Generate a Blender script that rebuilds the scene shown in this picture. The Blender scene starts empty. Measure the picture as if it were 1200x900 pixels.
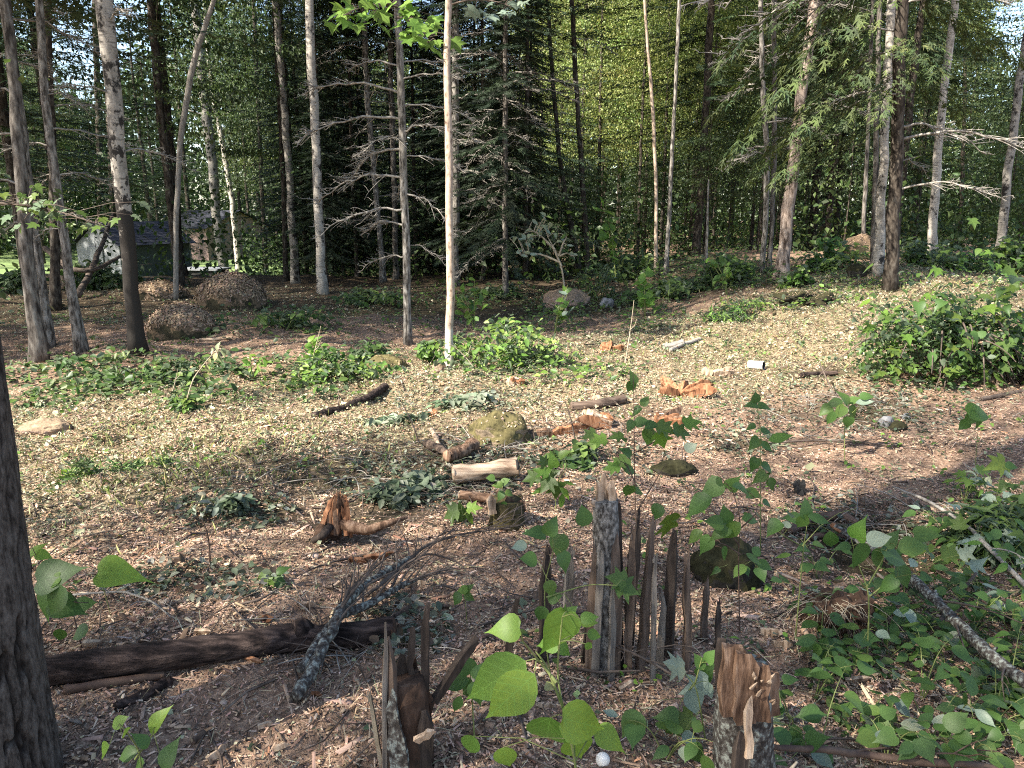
import bpy, bmesh, math, random
import numpy as np
from mathutils import Vector, Matrix, Euler
from mathutils import noise as mnoise

random.seed(7)
RNG = np.random.default_rng(7)
sc = bpy.context.scene
COL = sc.collection
R = math.radians

# ------------------------------------------------------------------ camera, sky, sun, exposure
CAM_H, PITCH, FPX = 1.6, R(13.0), 867.0
cam_d = bpy.data.cameras.new('camera')
cam_d.sensor_width, cam_d.lens = 36.0, 26.0
cam_d.clip_start, cam_d.clip_end = 0.05, 800.0
cam = bpy.data.objects.new('camera', cam_d); COL.objects.link(cam)
cam.location = (0, 0, CAM_H); cam.rotation_euler = (R(90) - PITCH, 0, 0)
sc.camera = cam

SUN_EL, SUN_AZ = R(43), math.atan2(-0.85, -0.53)          # azimuth from +Y towards +X
world = bpy.data.worlds.new('World'); sc.world = world; world.use_nodes = True
wn = world.node_tree.nodes
bg = wn['Background']
sky = wn.new('ShaderNodeTexSky'); sky.sky_type = 'NISHITA'; sky.sun_disc = False
sky.air_density, sky.dust_density, sky.ozone_density = 1.0, 1.4, .5
sky.sun_elevation, sky.sun_rotation = SUN_EL, SUN_AZ % (2*math.pi)
world.node_tree.links.new(sky.outputs[0], bg.inputs[0]); bg.inputs[1].default_value = 0.10
sun_d = bpy.data.lights.new('sun', 'SUN'); sun_d.energy = 4.7; sun_d.angle = R(0.6); sun_d.color = (1.0, 0.93, 0.80)
sun = bpy.data.objects.new('sun', sun_d); COL.objects.link(sun)
SUN_DIR = Vector((math.sin(SUN_AZ)*math.cos(SUN_EL), math.cos(SUN_AZ)*math.cos(SUN_EL), math.sin(SUN_EL)))
sun.rotation_euler = SUN_DIR.to_track_quat('Z', 'Y').to_euler()
sc.view_settings.view_transform = 'Standard'; sc.view_settings.look = 'None'
sc.view_settings.exposure = 2.05; sc.view_settings.gamma = 1.0; sc.view_settings.use_curve_mapping = False
sc.render.engine = 'CYCLES'
cy = sc.cycles
cy.max_bounces, cy.diffuse_bounces, cy.transmission_bounces, cy.glossy_bounces = 6, 4, 4, 2
cy.filter_width = 1.1
cy.use_adaptive_sampling = False; cy.use_denoising = False
cy.caustics_reflective = cy.caustics_refractive = False

# ------------------------------------------------------------------ small maths helpers
_tab = np.random.default_rng(3).random((256, 256))
def vnoise(x, y):
    xi, yi = np.floor(x).astype(int), np.floor(y).astype(int)
    fx, fy = x-xi, y-yi
    fx, fy = fx*fx*(3-2*fx), fy*fy*(3-2*fy)
    a, b = _tab[xi & 255, yi & 255], _tab[(xi+1) & 255, yi & 255]
    c, d = _tab[xi & 255, (yi+1) & 255], _tab[(xi+1) & 255, (yi+1) & 255]
    return (a*(1-fx)+b*fx)*(1-fy)+(c*(1-fx)+d*fx)*fy - .5
def S(t):
    t = np.clip(t, 0, 1); return t*t*(3-2*t)
def height(x, y):
    x = np.asarray(x, float); y = np.asarray(y, float)
    h = 0.74*S((x-0.6)/6.0)*S((y-4.5)/9.0)
    h = h - 0.75*S((y-19)/8)*S((x+2)/6)
    h = h - 1.2*S((y-20)/9)*S((3-x)/7)
    h = h + .16*vnoise(x*.45+7, y*.45+3) + .10*vnoise(x*1.1+31, y*1.1+17)
    h = h + .085*vnoise(x*2.7+5, y*2.7+50) + .042*vnoise(x*6.5+80, y*6.5)
    h = h - .22*np.exp(-(((x-2.0)/.34)**2+((y-3.62)/.22)**2))          # hole by the roots
    return h - H0
H0 = 0.0
H0 = float(height(0., 0.))
FW = np.array([0, math.cos(PITCH), -math.sin(PITCH)]); UP = np.array([0, math.sin(PITCH), math.cos(PITCH)])
def rays(px, py):
    px, py = np.atleast_1d(px).astype(float), np.atleast_1d(py).astype(float)
    return FW[None]+((px-600)/FPX)[:, None]*np.array([[1., 0, 0]])+((450-py)/FPX)[:, None]*UP[None]
def ground_many(px, py):
    d = rays(px, py); n = len(d); t0 = np.full(n, .5); hit = np.zeros(n, bool); t1 = np.full(n, 150.)
    prev = .5
    for t in np.geomspace(.6, 150, 120):
        below = (CAM_H+d[:, 2]*t < height(d[:, 0]*t, d[:, 1]*t)) & ~hit
        t0[below], t1[below] = prev, t; hit |= below; prev = t
    for _ in range(18):
        m = (t0+t1)/2
        b = CAM_H+d[:, 2]*m < height(d[:, 0]*m, d[:, 1]*m)
        t1 = np.where(b, m, t1); t0 = np.where(b, t0, m)
    p = d*t1[:, None]; p[:, 2] = height(p[:, 0], p[:, 1])
    return p
def G(px, py, dz=0.0):
    p = ground_many([px], [py])[0]; return Vector((p[0], p[1], p[2]+dz))
def onY(px, py, Y):
    d = rays(px, py)[0]; t = Y/d[1]
    return Vector((d[0]*t, Y, CAM_H+d[2]*t))
def ppm(p):                                        # metres per photograph pixel at a place
    return (p[1]*FW[1]+(p[2]-CAM_H)*FW[2])/FPX
def gz(x, y): return float(height(x, y))

# ------------------------------------------------------------------ objects
def obj(name, data, parent=None, loc=None):
    o = bpy.data.objects.new(name, data); COL.objects.link(o)
    if name in ('limbs', 'live_branch', 'crown'): o['kind'] = 'stuff'
    if parent is not None: o.parent = parent
    if loc is not None: o.location = loc
    return o
def tag(o, label=None, cat=None, group=None, kind=None):
    if label: o['label'] = label
    if cat: o['category'] = cat
    if group: o['group'] = group
    if kind: o['kind'] = kind
    return o
def thing(name, label, cat, loc=(0, 0, 0), group=None, rz=0):
    o = obj(name, None, None, loc); o.empty_display_size = .1; o.rotation_euler.z = rz
    return tag(o, label, cat, group)
def copy_tree(o, parent=None):
    c = o.copy(); COL.objects.link(c)
    if parent is not None: c.parent = parent
    for ch in [q for q in o.children]: copy_tree(ch, c)
    return c

class MB:
    def __init__(s): s.v, s.f, s.m, s.n = [], [], [], 0
    def add(s, V, F, mi=0):
        s.v += [tuple(map(float, q)) for q in V]; s.f += [tuple(int(i)+s.n for i in f) for f in F]
        s.m += [mi]*len(F); s.n += len(V)
    def tube(s, pts, rad, n=8, cap=True, rough=0.0, seed=0, mi=0, flat=1.0):
        P = np.array([list(p) for p in pts], float); k = len(P)
        rad = np.broadcast_to(np.asarray(rad, float), (k,)) if np.ndim(rad) == 0 else np.asarray(rad, float)
        T = np.gradient(P, axis=0); T /= np.linalg.norm(T, axis=1)[:, None]+1e-9
        a = np.cross(T[0], [0.31, .95, .12] if abs(T[0][1]) < .8 else [1, .1, 0]); a /= np.linalg.norm(a)
        rg = np.random.default_rng(seed+11); ph = rg.random(6)*6.28
        V = []
        for i in range(k):
            a = a-T[i]*np.dot(a, T[i]); a /= np.linalg.norm(a)+1e-9
            b = np.cross(T[i], a)
            for j in range(n):
                th = 2*math.pi*j/n
                q = 1+rough*(.6*math.sin(2*th+ph[0]+i*.7)+.5*math.sin(3*th+ph[1]-i*.9)+.5*(rg.random()-.5)*2)
                V.append(P[i]+rad[i]*q*(math.cos(th)*a+flat*math.sin(th)*b))
        F = [(i*n+j, i*n+(j+1) % n, (i+1)*n+(j+1) % n, (i+1)*n+j) for i in range(k-1) for j in range(n)]
        if cap: F += [tuple(range(n))[::-1], tuple((k-1)*n+j for j in range(n))]
        s.add(V, F, mi)
    def box(s, c, sx, sy, sz, M=None, mi=0):
        V = [Vector((x*sx/2, y*sy/2, z*sz/2)) for z in (-1, 1) for y in (-1, 1) for x in (-1, 1)]
        if M is not None: V = [M @ v for v in V]
        s.add([v+Vector(c) for v in V], [(0, 2, 3, 1), (4, 5, 7, 6), (0, 1, 5, 4), (1, 3, 7, 5), (3, 2, 6, 7), (2, 0, 4, 6)], mi)
    def splinter(s, base, tip, w, t, seed=0, mi=0, taper=.35, rings=4):
        """a split slat of wood: four-sided, ragged, narrowing to a torn point"""
        rg = np.random.default_rng(seed+5)
        A, B = np.array(base, float), np.array(tip, float); d = B-A; L = np.linalg.norm(d); d /= L
        u = np.cross(d, [0, 1, 0] if abs(d[1]) < .9 else [1, 0, 0]); u /= np.linalg.norm(u)
        v = np.cross(d, u); th = rg.uniform(-.5, .5); u, v = math.cos(th)*u+math.sin(th)*v, math.cos(th)*v-math.sin(th)*u
        V = []
        for i in range(rings+1):
            q = i/rings; c = A+d*L*q+u*w*.25*rg.normal()*(.4 if 0 < i else 0)
            k = 1 if q < .8 else 1-(1-taper)*(q-.8)/.2
            k *= rg.uniform(.85, 1.1)
            up = [rg.uniform(-.09, .05)*L if i == rings else 0 for _ in range(4)]
            for m, (a, b) in enumerate(((-1, -1), (1, -1), (1, 1), (-1, 1))):
                V.append(c+u*a*w/2*k+v*b*t/2*k+d*up[m])
        F = [(i*4+j, i*4+(j+1) % 4, i*4+4+(j+1) % 4, i*4+4+j) for i in range(rings) for j in range(4)]
        F += [(3, 2, 1, 0), (rings*4, rings*4+1, rings*4+2, rings*4+3)]
        s.add(V, F, mi)
    def mesh(s, name, mats, smooth=True):
        me = bpy.data.meshes.new(name); me.from_pydata(s.v, [], s.f)
        for m in (mats if isinstance(mats, (list, tuple)) else [mats]): me.materials.append(m)
        if len(set(s.m)) > 1: me.polygons.foreach_set('material_index', s.m)
        if smooth: me.polygons.foreach_set('use_smooth', [True]*len(s.f))
        me.update(); return me
    def build(s, name, mats, parent=None, loc=None, smooth=True):
        return obj(name, s.mesh(name, mats, smooth), parent, loc)

def np_mesh(name, V, tri, col=None, mat=None, smooth=False):
    """V (n,3), tri (m,3) -> mesh, quick"""
    me = bpy.data.meshes.new(name); m = len(tri)
    me.vertices.add(len(V)); me.vertices.foreach_set('co', np.ascontiguousarray(V, np.float32).ravel())
    me.loops.add(m*3); me.loops.foreach_set('vertex_index', np.ascontiguousarray(tri, np.int32).ravel())
    me.polygons.add(m); me.polygons.foreach_set('loop_start', np.arange(0, m*3, 3, dtype=np.int32))
    if smooth: me.polygons.foreach_set('use_smooth', np.ones(m, bool))
    if col is not None:
        ca = me.color_attributes.new('Col', 'FLOAT_COLOR', 'POINT')
        c4 = np.ones((len(V), 4), np.float32); c4[:, :3] = col; ca.data.foreach_set('color', c4.ravel())
    if mat: me.materials.append(mat)
    me.update(calc_edges=True); me.validate(); return me
def unit(a): return a/(np.linalg.norm(a, axis=-1, keepdims=True)+1e-9)
def scatter(tv, tf, pos, dirs, nor, size, col, size_x=None):
    """copies of a template (tv, tf) at pos, long axis dirs, face nor -> V, tri, col"""
    tv = np.asarray(tv, float); tf = np.asarray(tf, int); n, k = len(pos), len(tv)
    d = unit(dirs); s = unit(np.cross(d, nor)); nn = np.cross(s, d)
    size = np.broadcast_to(size, (n,)); sx = size if size_x is None else np.broadcast_to(size_x, (n,))
    V = pos[:, None]+(sx[:, None]*tv[None, :, 0])[..., None]*s[:, None]+(size[:, None]*tv[None, :, 1])[..., None]*d[:, None]+(sx[:, None]*tv[None, :, 2])[..., None]*nn[:, None]
    T = (tf[None]+(np.arange(n)*k)[:, None, None]).reshape(-1, 3)
    return V.reshape(-1, 3), T, np.repeat(col, k, axis=0)
def join(parts):
    V, T, C, o = [], [], [], 0
    for v, t, c in parts: V.append(v); T.append(t+o); C.append(c); o += len(v)
    return np.concatenate(V), np.concatenate(T), np.concatenate(C)
def pick(pal, n, w=None, jit=.18, rg=RNG):
    pal = np.array(pal, float); w = None if w is None else np.array(w)/sum(w)
    c = pal[rg.choice(len(pal), n, p=w)]
    return np.clip(c*(1+jit*rg.normal(size=(n, 1)))*(1+.05*rg.normal(size=(n, 3))), .004, .9)

# ------------------------------------------------------------------ materials
def newmat(name):
    m = bpy.data.materials.new(name); m.use_nodes = True
    nt = m.node_tree; return m, nt, nt.nodes['Principled BSDF'], nt.nodes['Material Output']
def ramp(nt, fac, stops):
    r = nt.nodes.new('ShaderNodeValToRGB'); e = r.color_ramp.elements
    while len(e) < len(stops): e.new(.5)
    for q, (p, c) in zip(e, stops): q.position = p; q.color = (*c, 1)
    nt.links.new(fac, r.inputs[0]); return r.outputs[0]
def noise(nt, scale, mapping=(1, 1, 1), detail=4, rough=.6, coord='Object', offset_random=True, dist=0):
    tc = nt.nodes.new('ShaderNodeTexCoord'); mp = nt.nodes.new('ShaderNodeMapping'); mp.inputs['Scale'].default_value = mapping
    nt.links.new(tc.outputs[coord], mp.inputs[0])
    if offset_random:
        oi = nt.nodes.new('ShaderNodeObjectInfo'); mu = nt.nodes.new('ShaderNodeMath'); mu.operation = 'MULTIPLY'; mu.inputs[1].default_value = 37.
        nt.links.new(oi.outputs['Random'], mu.inputs[0]); nt.links.new(mu.outputs[0], mp.inputs['Location'])
    nz = nt.nodes.new('ShaderNodeTexNoise'); nz.inputs['Scale'].default_value = scale; nz.inputs['Detail'].default_value = detail
    nz.inputs['Roughness'].default_value = rough; nz.inputs['Distortion'].default_value = dist
    nt.links.new(mp.outputs[0], nz.inputs['Vector']); return nz.outputs['Fac']
def mix(nt, fac, a, b):
    m = nt.nodes.new('ShaderNodeMix'); m.data_type = 'RGBA'
    if isinstance(fac, float): m.inputs[0].default_value = fac
    else: nt.links.new(fac, m.inputs[0])
    for s_, i in ((a, 6), (b, 7)):
        if isinstance(s_, tuple): m.inputs[i].default_value = (*s_, 1)
        else: nt.links.new(s_, m.inputs[i])
    return m.outputs[2]
def bump(nt, bsdf, h, strength=.5, dist=.02):
    b = nt.nodes.new('ShaderNodeBump'); b.inputs['Strength'].default_value = strength; b.inputs['Distance'].default_value = dist
    nt.links.new(h, b.inputs['Height']); nt.links.new(b.outputs[0], bsdf.inputs['Normal'])
def surf(name, stops, scale=6, mapping=(1, 1, 1), detail=5, rough=.9, bstr=.5, bdist=.01, fine=None, spec=.2, dist=0):
    m, nt, b, out = newmat(name)
    f = noise(nt, scale, mapping, detail, dist=dist); c = ramp(nt, f, stops)
    if fine:
        f2 = noise(nt, fine[0], fine[1], 3); c2 = ramp(nt, f2, fine[2]); mm = nt.nodes.new('ShaderNodeMix'); mm.data_type = 'RGBA'; mm.blend_type = 'MULTIPLY'
        mm.inputs[0].default_value = 1; nt.links.new(c, mm.inputs[6]); nt.links.new(c2, mm.inputs[7]); c = mm.outputs[2]; f = f2
    nt.links.new(c, b.inputs['Base Color']); b.inputs['Roughness'].default_value = rough; b.inputs['Specular IOR Level'].default_value = spec
    bump(nt, b, f, bstr, bdist); return m
def leafmat(name, col=None, trans=.45, back=None, veins=False, jitter=.35, rough=.45):
    m, nt, b, out = newmat(name)
    if col is None:
        at = nt.nodes.new('ShaderNodeAttribute'); at.attribute_name = 'Col'; c = at.outputs['Color']
    else:
        oi = nt.nodes.new('ShaderNodeObjectInfo')
        c = ramp(nt, oi.outputs['Random'], [(0, tuple(q*(1-jitter) for q in col)), (.55, col), (1, (min(1, col[0]*1.7), col[1]*1.25, col[2]*.9))])
        f = noise(nt, 9, detail=3); c = mix(nt, f, c, tuple(q*.8 for q in col))
    if veins:
        tc = nt.nodes.new('ShaderNodeTexCoord'); sp = nt.nodes.new('ShaderNodeSeparateXYZ'); nt.links.new(tc.outputs['Object'], sp.inputs[0])
        ab = nt.nodes.new('ShaderNodeMath'); ab.operation = 'ABSOLUTE'; nt.links.new(sp.outputs[0], ab.inputs[0])
        s1 = nt.nodes.new('ShaderNodeMath'); s1.operation = 'MULTIPLY_ADD'; s1.inputs[1].default_value = -.75
        nt.links.new(ab.outputs[0], s1.inputs[0]); nt.links.new(sp.outputs[1], s1.inputs[2])
        w = nt.nodes.new('ShaderNodeMath'); w.operation = 'PINGPONG'; w.inputs[1].default_value = .075; nt.links.new(s1.outputs[0], w.inputs[0])
        mn = nt.nodes.new('ShaderNodeMath'); mn.operation = 'MINIMUM'; nt.links.new(w.outputs[0], mn.inputs[0]); nt.links.new(ab.outputs[0], mn.inputs[1])
        fac = ramp(nt, mn.outputs[0], [(0, (.7, .7, .7)), (.011, (0, 0, 0))])
        c = mix(nt, fac, c, tuple(min(1, q*1.3+.012) for q in col))
    if back:
        ge = nt.nodes.new('ShaderNodeNewGeometry'); c = mix(nt, ge.outputs['Backfacing'], c, back)
    b.inputs['Roughness'].default_value = rough; b.inputs['Specular IOR Level'].default_value = .35
    nt.links.new(c, b.inputs['Base Color'])
    tr = nt.nodes.new('ShaderNodeBsdfTranslucent')
    hs = nt.nodes.new('ShaderNodeHueSaturation'); hs.inputs['Saturation'].default_value = 1.15; hs.inputs['Value'].default_value = 1.5
    nt.links.new(c, hs.inputs['Color']); nt.links.new(hs.outputs[0], tr.inputs[0])
    mx = nt.nodes.new('ShaderNodeMixShader'); mx.inputs[0].default_value = trans
    nt.links.new(b.outputs[0], mx.inputs[1]); nt.links.new(tr.outputs[0], mx.inputs[2]); nt.links.new(mx.outputs[0], out.inputs[0])
    return m
def attmat(name, rough=.85, spec=.2):
    m, nt, b, out = newmat(name)
    at = nt.nodes.new('ShaderNodeAttribute'); at.attribute_name = 'Col'
    nt.links.new(at.outputs['Color'], b.inputs['Base Color']); b.inputs['Roughness'].default_value = rough; b.inputs['Specular IOR Level'].default_value = spec
    return m
def birchmat(name, pale, mid, dark, patch=.56, dark_base=0.0):
    m, nt, b, out = newmat(name)
    f = noise(nt, 1.0, (9, 9, 3.2), 6, .65); c = ramp(nt, f, [(.3, mid), (.52, pale), (.8, pale)])
    f2 = noise(nt, 1.0, (6, 6, 46), 3, .55); l = ramp(nt, f2, [(.56, (0, 0, 0)), (.66, (1, 1, 1))])
    c = mix(nt, l, c, tuple(q*.9 for q in mid))
    f3 = noise(nt, 1.0, (5, 5, 4.2), 5, .7); p = ramp(nt, f3, [(patch, (0, 0, 0)), (patch+.06, (1, 1, 1))])
    c = mix(nt, p, c, dark)
    if dark_base:
        tc = nt.nodes.new('ShaderNodeTexCoord'); sp = nt.nodes.new('ShaderNodeSeparateXYZ'); nt.links.new(tc.outputs['Object'], sp.inputs[0])
        ad = nt.nodes.new('ShaderNodeMath'); ad.operation = 'MULTIPLY_ADD'; ad.inputs[1].default_value = -1/dark_base; nt.links.new(sp.outputs[2], ad.inputs[0])
        ad2 = nt.nodes.new('ShaderNodeMath'); ad2.operation = 'MULTIPLY_ADD'; ad2.inputs[1].default_value = 3.4; ad2.inputs[2].default_value = -.75
        nt.links.new(f3, ad2.inputs[0]); nt.links.new(ad2.outputs[0], ad.inputs[2])
        k = ramp(nt, ad.outputs[0], [(.1, (0, 0, 0)), (.22, (1, 1, 1))])
        c = mix(nt, k, c, tuple(q*1.3 for q in dark))
    nt.links.new(c, b.inputs['Base Color']); b.inputs['Roughness'].default_value = .75; b.inputs['Specular IOR Level'].default_value = .25
    bump(nt, b, f, .6, .015); return m
def mossrock(name, stone, stone2, moss, thr=.25, amount=1.0):
    m, nt, b, out = newmat(name)
    f = noise(nt, 7, detail=6, rough=.65); c = ramp(nt, f, [(.3, stone2), (.7, stone)])
    ge = nt.nodes.new('ShaderNodeNewGeometry'); sp = nt.nodes.new('ShaderNodeSeparateXYZ'); nt.links.new(ge.outputs['Normal'], sp.inputs[0])
    f2 = noise(nt, 5, detail=5, rough=.7)
    ad = nt.nodes.new('ShaderNodeMath'); ad.operation = 'MULTIPLY_ADD'; ad.inputs[1].default_value = 1.6; nt.links.new(f2, ad.inputs[0]); nt.links.new(sp.outputs[2], ad.inputs[2])
    k = ramp(nt, ad.outputs[0], [(min(.95, thr+.55), (0, 0, 0)), (min(1, thr+.75), (amount,)*3)])
    f3 = noise(nt, 40, detail=3); mo = ramp(nt, f3, [(.3, tuple(q*.45 for q in moss)), (.7, moss)])
    c = mix(nt, k, c, mo); nt.links.new(c, b.inputs['Base Color']); b.inputs['Roughness'].default_value = .95; b.inputs['Specular IOR Level'].default_value = .15
    bump(nt, b, f3, .8, .01); return m

M = {}
M['bark_fissure'] = surf('bark_fissured', [(.34, (.022, .017, .014)), (.48, (.085, .068, .056)), (.72, (.15, .122, .10))], 1.0, (15, 15, 3.2), 7, .9, 1.0, .02, (1.0, (70, 70, 20), [(.3, (.6, .6, .6)), (.7, (1.1, 1.1, 1.1))]))
M['bark_grey'] = surf('bark_grey_brown', [(.37, (.03, .025, .022)), (.5, (.115, .10, .088)), (.68, (.25, .23, .205))], 1.0, (20, 20, 5), 6, .9, .8, .012)
M['bark_dark'] = surf('bark_dark', [(.3, (.02, .016, .013)), (.6, (.065, .053, .043)), (.85, (.13, .12, .10))], 1.0, (14, 14, 5), 6, .9, .8, .012)
M['bark_spruce'] = surf('bark_spruce', [(.37, (.04, .034, .029)), (.5, (.155, .14, .124)), (.66, (.31, .29, .265))], 1.0, (30, 30, 9), 5, .9, .6, .01)
M['bark_pine'] = surf('bark_red_brown', [(.37, (.06, .042, .033)), (.5, (.26, .20, .165)), (.7, (.42, .355, .31))], 1.0, (22, 22, 6), 6, .9, .9, .014)
M['bark_dark'] = surf('bark_dark', [(.36, (.016, .012, .010)), (.52, (.06, .048, .038)), (.72, (.14, .125, .105))], 1.0, (20, 20, 7), 6, .9, .9, .012)
M['bark_tan'] = surf('bark_smooth_tan', [(.34, (.13, .09, .065)), (.46, (.33, .25, .19)), (.7, (.45, .37, .30))], 1.0, (26, 26, 15), 6, .8, .6, .006)
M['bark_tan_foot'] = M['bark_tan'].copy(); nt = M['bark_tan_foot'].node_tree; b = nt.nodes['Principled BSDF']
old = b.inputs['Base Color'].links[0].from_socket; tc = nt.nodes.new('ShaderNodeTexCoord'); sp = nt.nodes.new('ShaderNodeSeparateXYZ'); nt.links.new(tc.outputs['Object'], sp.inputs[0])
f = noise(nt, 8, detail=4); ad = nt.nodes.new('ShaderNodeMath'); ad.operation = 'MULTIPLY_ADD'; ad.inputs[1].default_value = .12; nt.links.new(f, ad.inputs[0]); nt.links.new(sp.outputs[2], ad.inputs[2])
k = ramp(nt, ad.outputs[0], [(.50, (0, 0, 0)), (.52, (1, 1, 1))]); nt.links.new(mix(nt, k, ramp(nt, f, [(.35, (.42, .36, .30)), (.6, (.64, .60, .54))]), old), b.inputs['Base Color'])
M['bark_lichen'] = surf('bark_lichen', [(.40, (.035, .029, .025)), (.52, (.10, .09, .08)), (.57, (.20, .21, .185)), (.72, (.31, .325, .285))], 62, (1, 1, .8), 5, .95, .9, .01)
M['birch'] = birchmat('birch_bark', (.40, .365, .32), (.19, .165, .14), (.022, .019, .017), .545)
M['birch_old'] = birchmat('birch_bark_old', (.33, .30, .265), (.13, .115, .10), (.02, .017, .015), .50, 2.6)
M['birch_grey'] = birchmat('birch_bark_grey', (.24, .22, .195), (.11, .098, .086), (.025, .021, .019), .54)
M['dead_wood'] = surf('dead_wood_grey', [(.3, (.13, .115, .10)), (.6, (.30, .275, .245)), (.8, (.42, .40, .36))], 1.0, (30, 30, 6), 4, .9, .4, .006)
M['twig'] = surf('twig_bark', [(.3, (.045, .034, .028)), (.6, (.12, .092, .075)), (.8, (.2, .17, .14))], 14, (1, 1, 1), 4, .9, .4, .004)
M['twig_pale'] = surf('twig_pale', [(.3, (.20, .16, .11)), (.7, (.42, .36, .27))], 14, (1, 1, 1), 4, .9, .3, .003)
M['stem_green'] = surf('stem_green', [(.3, (.09, .12, .035)), (.7, (.20, .22, .08))], 20, (1, 1, 1), 3, .7, .2, .002)
M['stem_brown'] = surf('stem_brown', [(.3, (.055, .034, .028)), (.7, (.13, .085, .06))], 20, (1, 1, 1), 3, .7, .2, .002)
M['log'] = surf('log_rotten', [(.38, (.009, .006, .0055)), (.5, (.034, .023, .02)), (.64, (.09, .063, .053))], 1.0, (7, 38, 38), 8, .95, 1.0, .03, dist=.12)
M['slat'] = surf('split_wood_weathered', [(.3, (.035, .024, .019)), (.5, (.10, .07, .053)), (.78, (.20, .15, .12))], 1.0, (60, 60, 5), 6, .9, .9, .008)
M['slat_dark'] = surf('split_wood_dark', [(.3, (.018, .014, .012)), (.55, (.05, .037, .03)), (.8, (.11, .085, .07))], 1.0, (60, 60, 5), 6, .9, .9, .008)
M['slat_grey'] = surf('split_wood_grey', [(.3, (.07, .06, .052)), (.55, (.17, .148, .128)), (.8, (.28, .25, .22))], 1.0, (60, 60, 5), 6, .9, .9, .008)
M['wood_pale'] = surf('split_wood_pale', [(.36, (.13, .085, .055)), (.5, (.36, .26, .185)), (.7, (.50, .40, .30))], 1.0, (50, 50, 5), 6, .85, .6, .006)
M['wood_orange'] = surf('split_wood_orange', [(.36, (.075, .032, .016)), (.5, (.22, .10, .05)), (.68, (.34, .185, .105))], 1.0, (40, 40, 6), 6, .85, .6, .006)
M['wood_rust'] = surf('split_wood_rusty', [(.36, (.045, .025, .016)), (.5, (.14, .082, .052)), (.66, (.27, .18, .125))], 1.0, (55, 55, 9), 6, .85, .8, .008)
for q_, x_ in (('wood_pale', 6), ('wood_rust', 6), ('slat', 6), ('dead_wood', 6), ('wood_orange', 6)):
    c_ = M[q_].copy(); M[q_+'_x'] = c_
    [setattr(n_.inputs['Scale'], 'default_value', (5, 40, 40)) for n_ in c_.node_tree.nodes if n_.type == 'MAPPING']
M['rot'] = surf('crumbling_wood', [(.3, (.022, .014, .010)), (.55, (.075, .043, .028)), (.8, (.18, .115, .08))], 28, (1, 1, .5), 6, .95, 1.0, .015)
M['boulder'] = mossrock('boulder_litter', (.055, .047, .03), (.022, .022, .013), (.20, .14, .09), .35)
M['boulder_moss'] = mossrock('boulder_moss', (.27, .21, .15), (.12, .09, .06), (.13, .11, .05), .22)
M['boulder_pink'] = mossrock('boulder_pink', (.40, .29, .24), (.27, .19, .15), (.30, .22, .15), .3)
M['boulder_dark'] = mossrock('boulder_dark', (.055, .05, .043), (.02, .018, .015), (.04, .038, .018), .2)
M['stone'] = surf('grey_stone', [(.3, (.10, .10, .105)), (.7, (.26, .26, .265))], 9, (1, 1, 1), 5, .85, .5, .01)
M['moss'] = surf('moss', [(.3, (.025, .022, .010)), (.7, (.085, .068, .03))], 45, (1, 1, 1), 4, .98, 1, .02)
M['lf_crown'] = leafmat('leaf_crown', None, .30, rough=.5)
M['needle'] = leafmat('needles', None, .18, rough=.6)
M['lf_cover'] = leafmat('leaf_cover', None, .34, (.14, .18, .12), rough=.5)
M['lf_viburnum'] = leafmat('leaf_round', (.080, .155, .040), .40, (.14, .19, .13), True)
M['lf_bright'] = leafmat('leaf_bright', (.16, .29, .06), .55, (.16, .24, .08), True)
M['lf_maple'] = leafmat('leaf_maple', (.090, .150, .034), .40, (.15, .20, .14), True)
M['lf_silver'] = leafmat('leaf_underside', (.20, .26, .20), .25, (.22, .28, .23), True, .15)
M['lf_pale'] = leafmat('leaf_wilted', (.28, .32, .19), .35, (.40, .43, .32), False, .2)
M['chips'] = attmat('wood_chips'); M['litter'] = leafmat('leaf_litter', None, .15, rough=.7)
M['white'] = surf('white_plastic', [(.3, (.52, .50, .46)), (.7, (.66, .65, .62))], 30, (1, 1, 1), 3, .35, .1, .001, spec=.5)
M['black'] = surf('black_inside', [(.3, (.015, .015, .015)), (.7, (.03, .028, .026))], 30, (1, 1, 1), 3, .8, .1, .001)
M['lichen_grey'] = M['bark_lichen']

# ------------------------------------------------------------------ ground
def axis(a, b, fine, grow, lo):
    r = [lo]
    while r[-1] < b: r.append(r[-1]+fine+grow*max(0, r[-1]-lo))
    l = [lo]
    while l[-1] > a: l.append(l[-1]-fine*1.0-grow*max(0, lo-l[-1]))
    return np.array(sorted(set(l+r)))
GX = np.concatenate([-axis(0, 140, .045, .021, 0.)[::-1], axis(0, 140, .045, .021, 0.)[1:]])
GY = axis(-60, 170, .05, .019, 1.2)
def sheet(name, X, Y, mat, dz=0.0, colf=None):
    xx, yy = np.meshgrid(X, Y); nx, ny = len(X), len(Y)
    V = np.stack([xx.ravel(), yy.ravel(), height(xx, yy).ravel()+dz], 1)
    i = (np.arange(ny-1)[:, None]*nx+np.arange(nx-1)[None]).ravel()
    T = np.concatenate([np.stack([i, i+1, i+nx+1], 1), np.stack([i, i+nx+1, i+nx], 1)])
    return obj(name, np_mesh(name, V, T, None if colf is None else colf(V), mat, True))
def clearing(x, y):
    """1 on the cleared, chip-strewn ground, 0 under the forest"""
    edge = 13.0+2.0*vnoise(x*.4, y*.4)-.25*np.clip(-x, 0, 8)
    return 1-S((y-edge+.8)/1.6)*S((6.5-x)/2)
def sunny(x, y):                                                    # dry strip where shredded leaves lie thick
    s = -.53*x+.85*y+.5*vnoise(x*.9+4, y*.9)
    return S((s-4.0)/.9)*(1-S((s-7.6)/1.4))
gm, nt, b, out = newmat('forest_floor')
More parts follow.
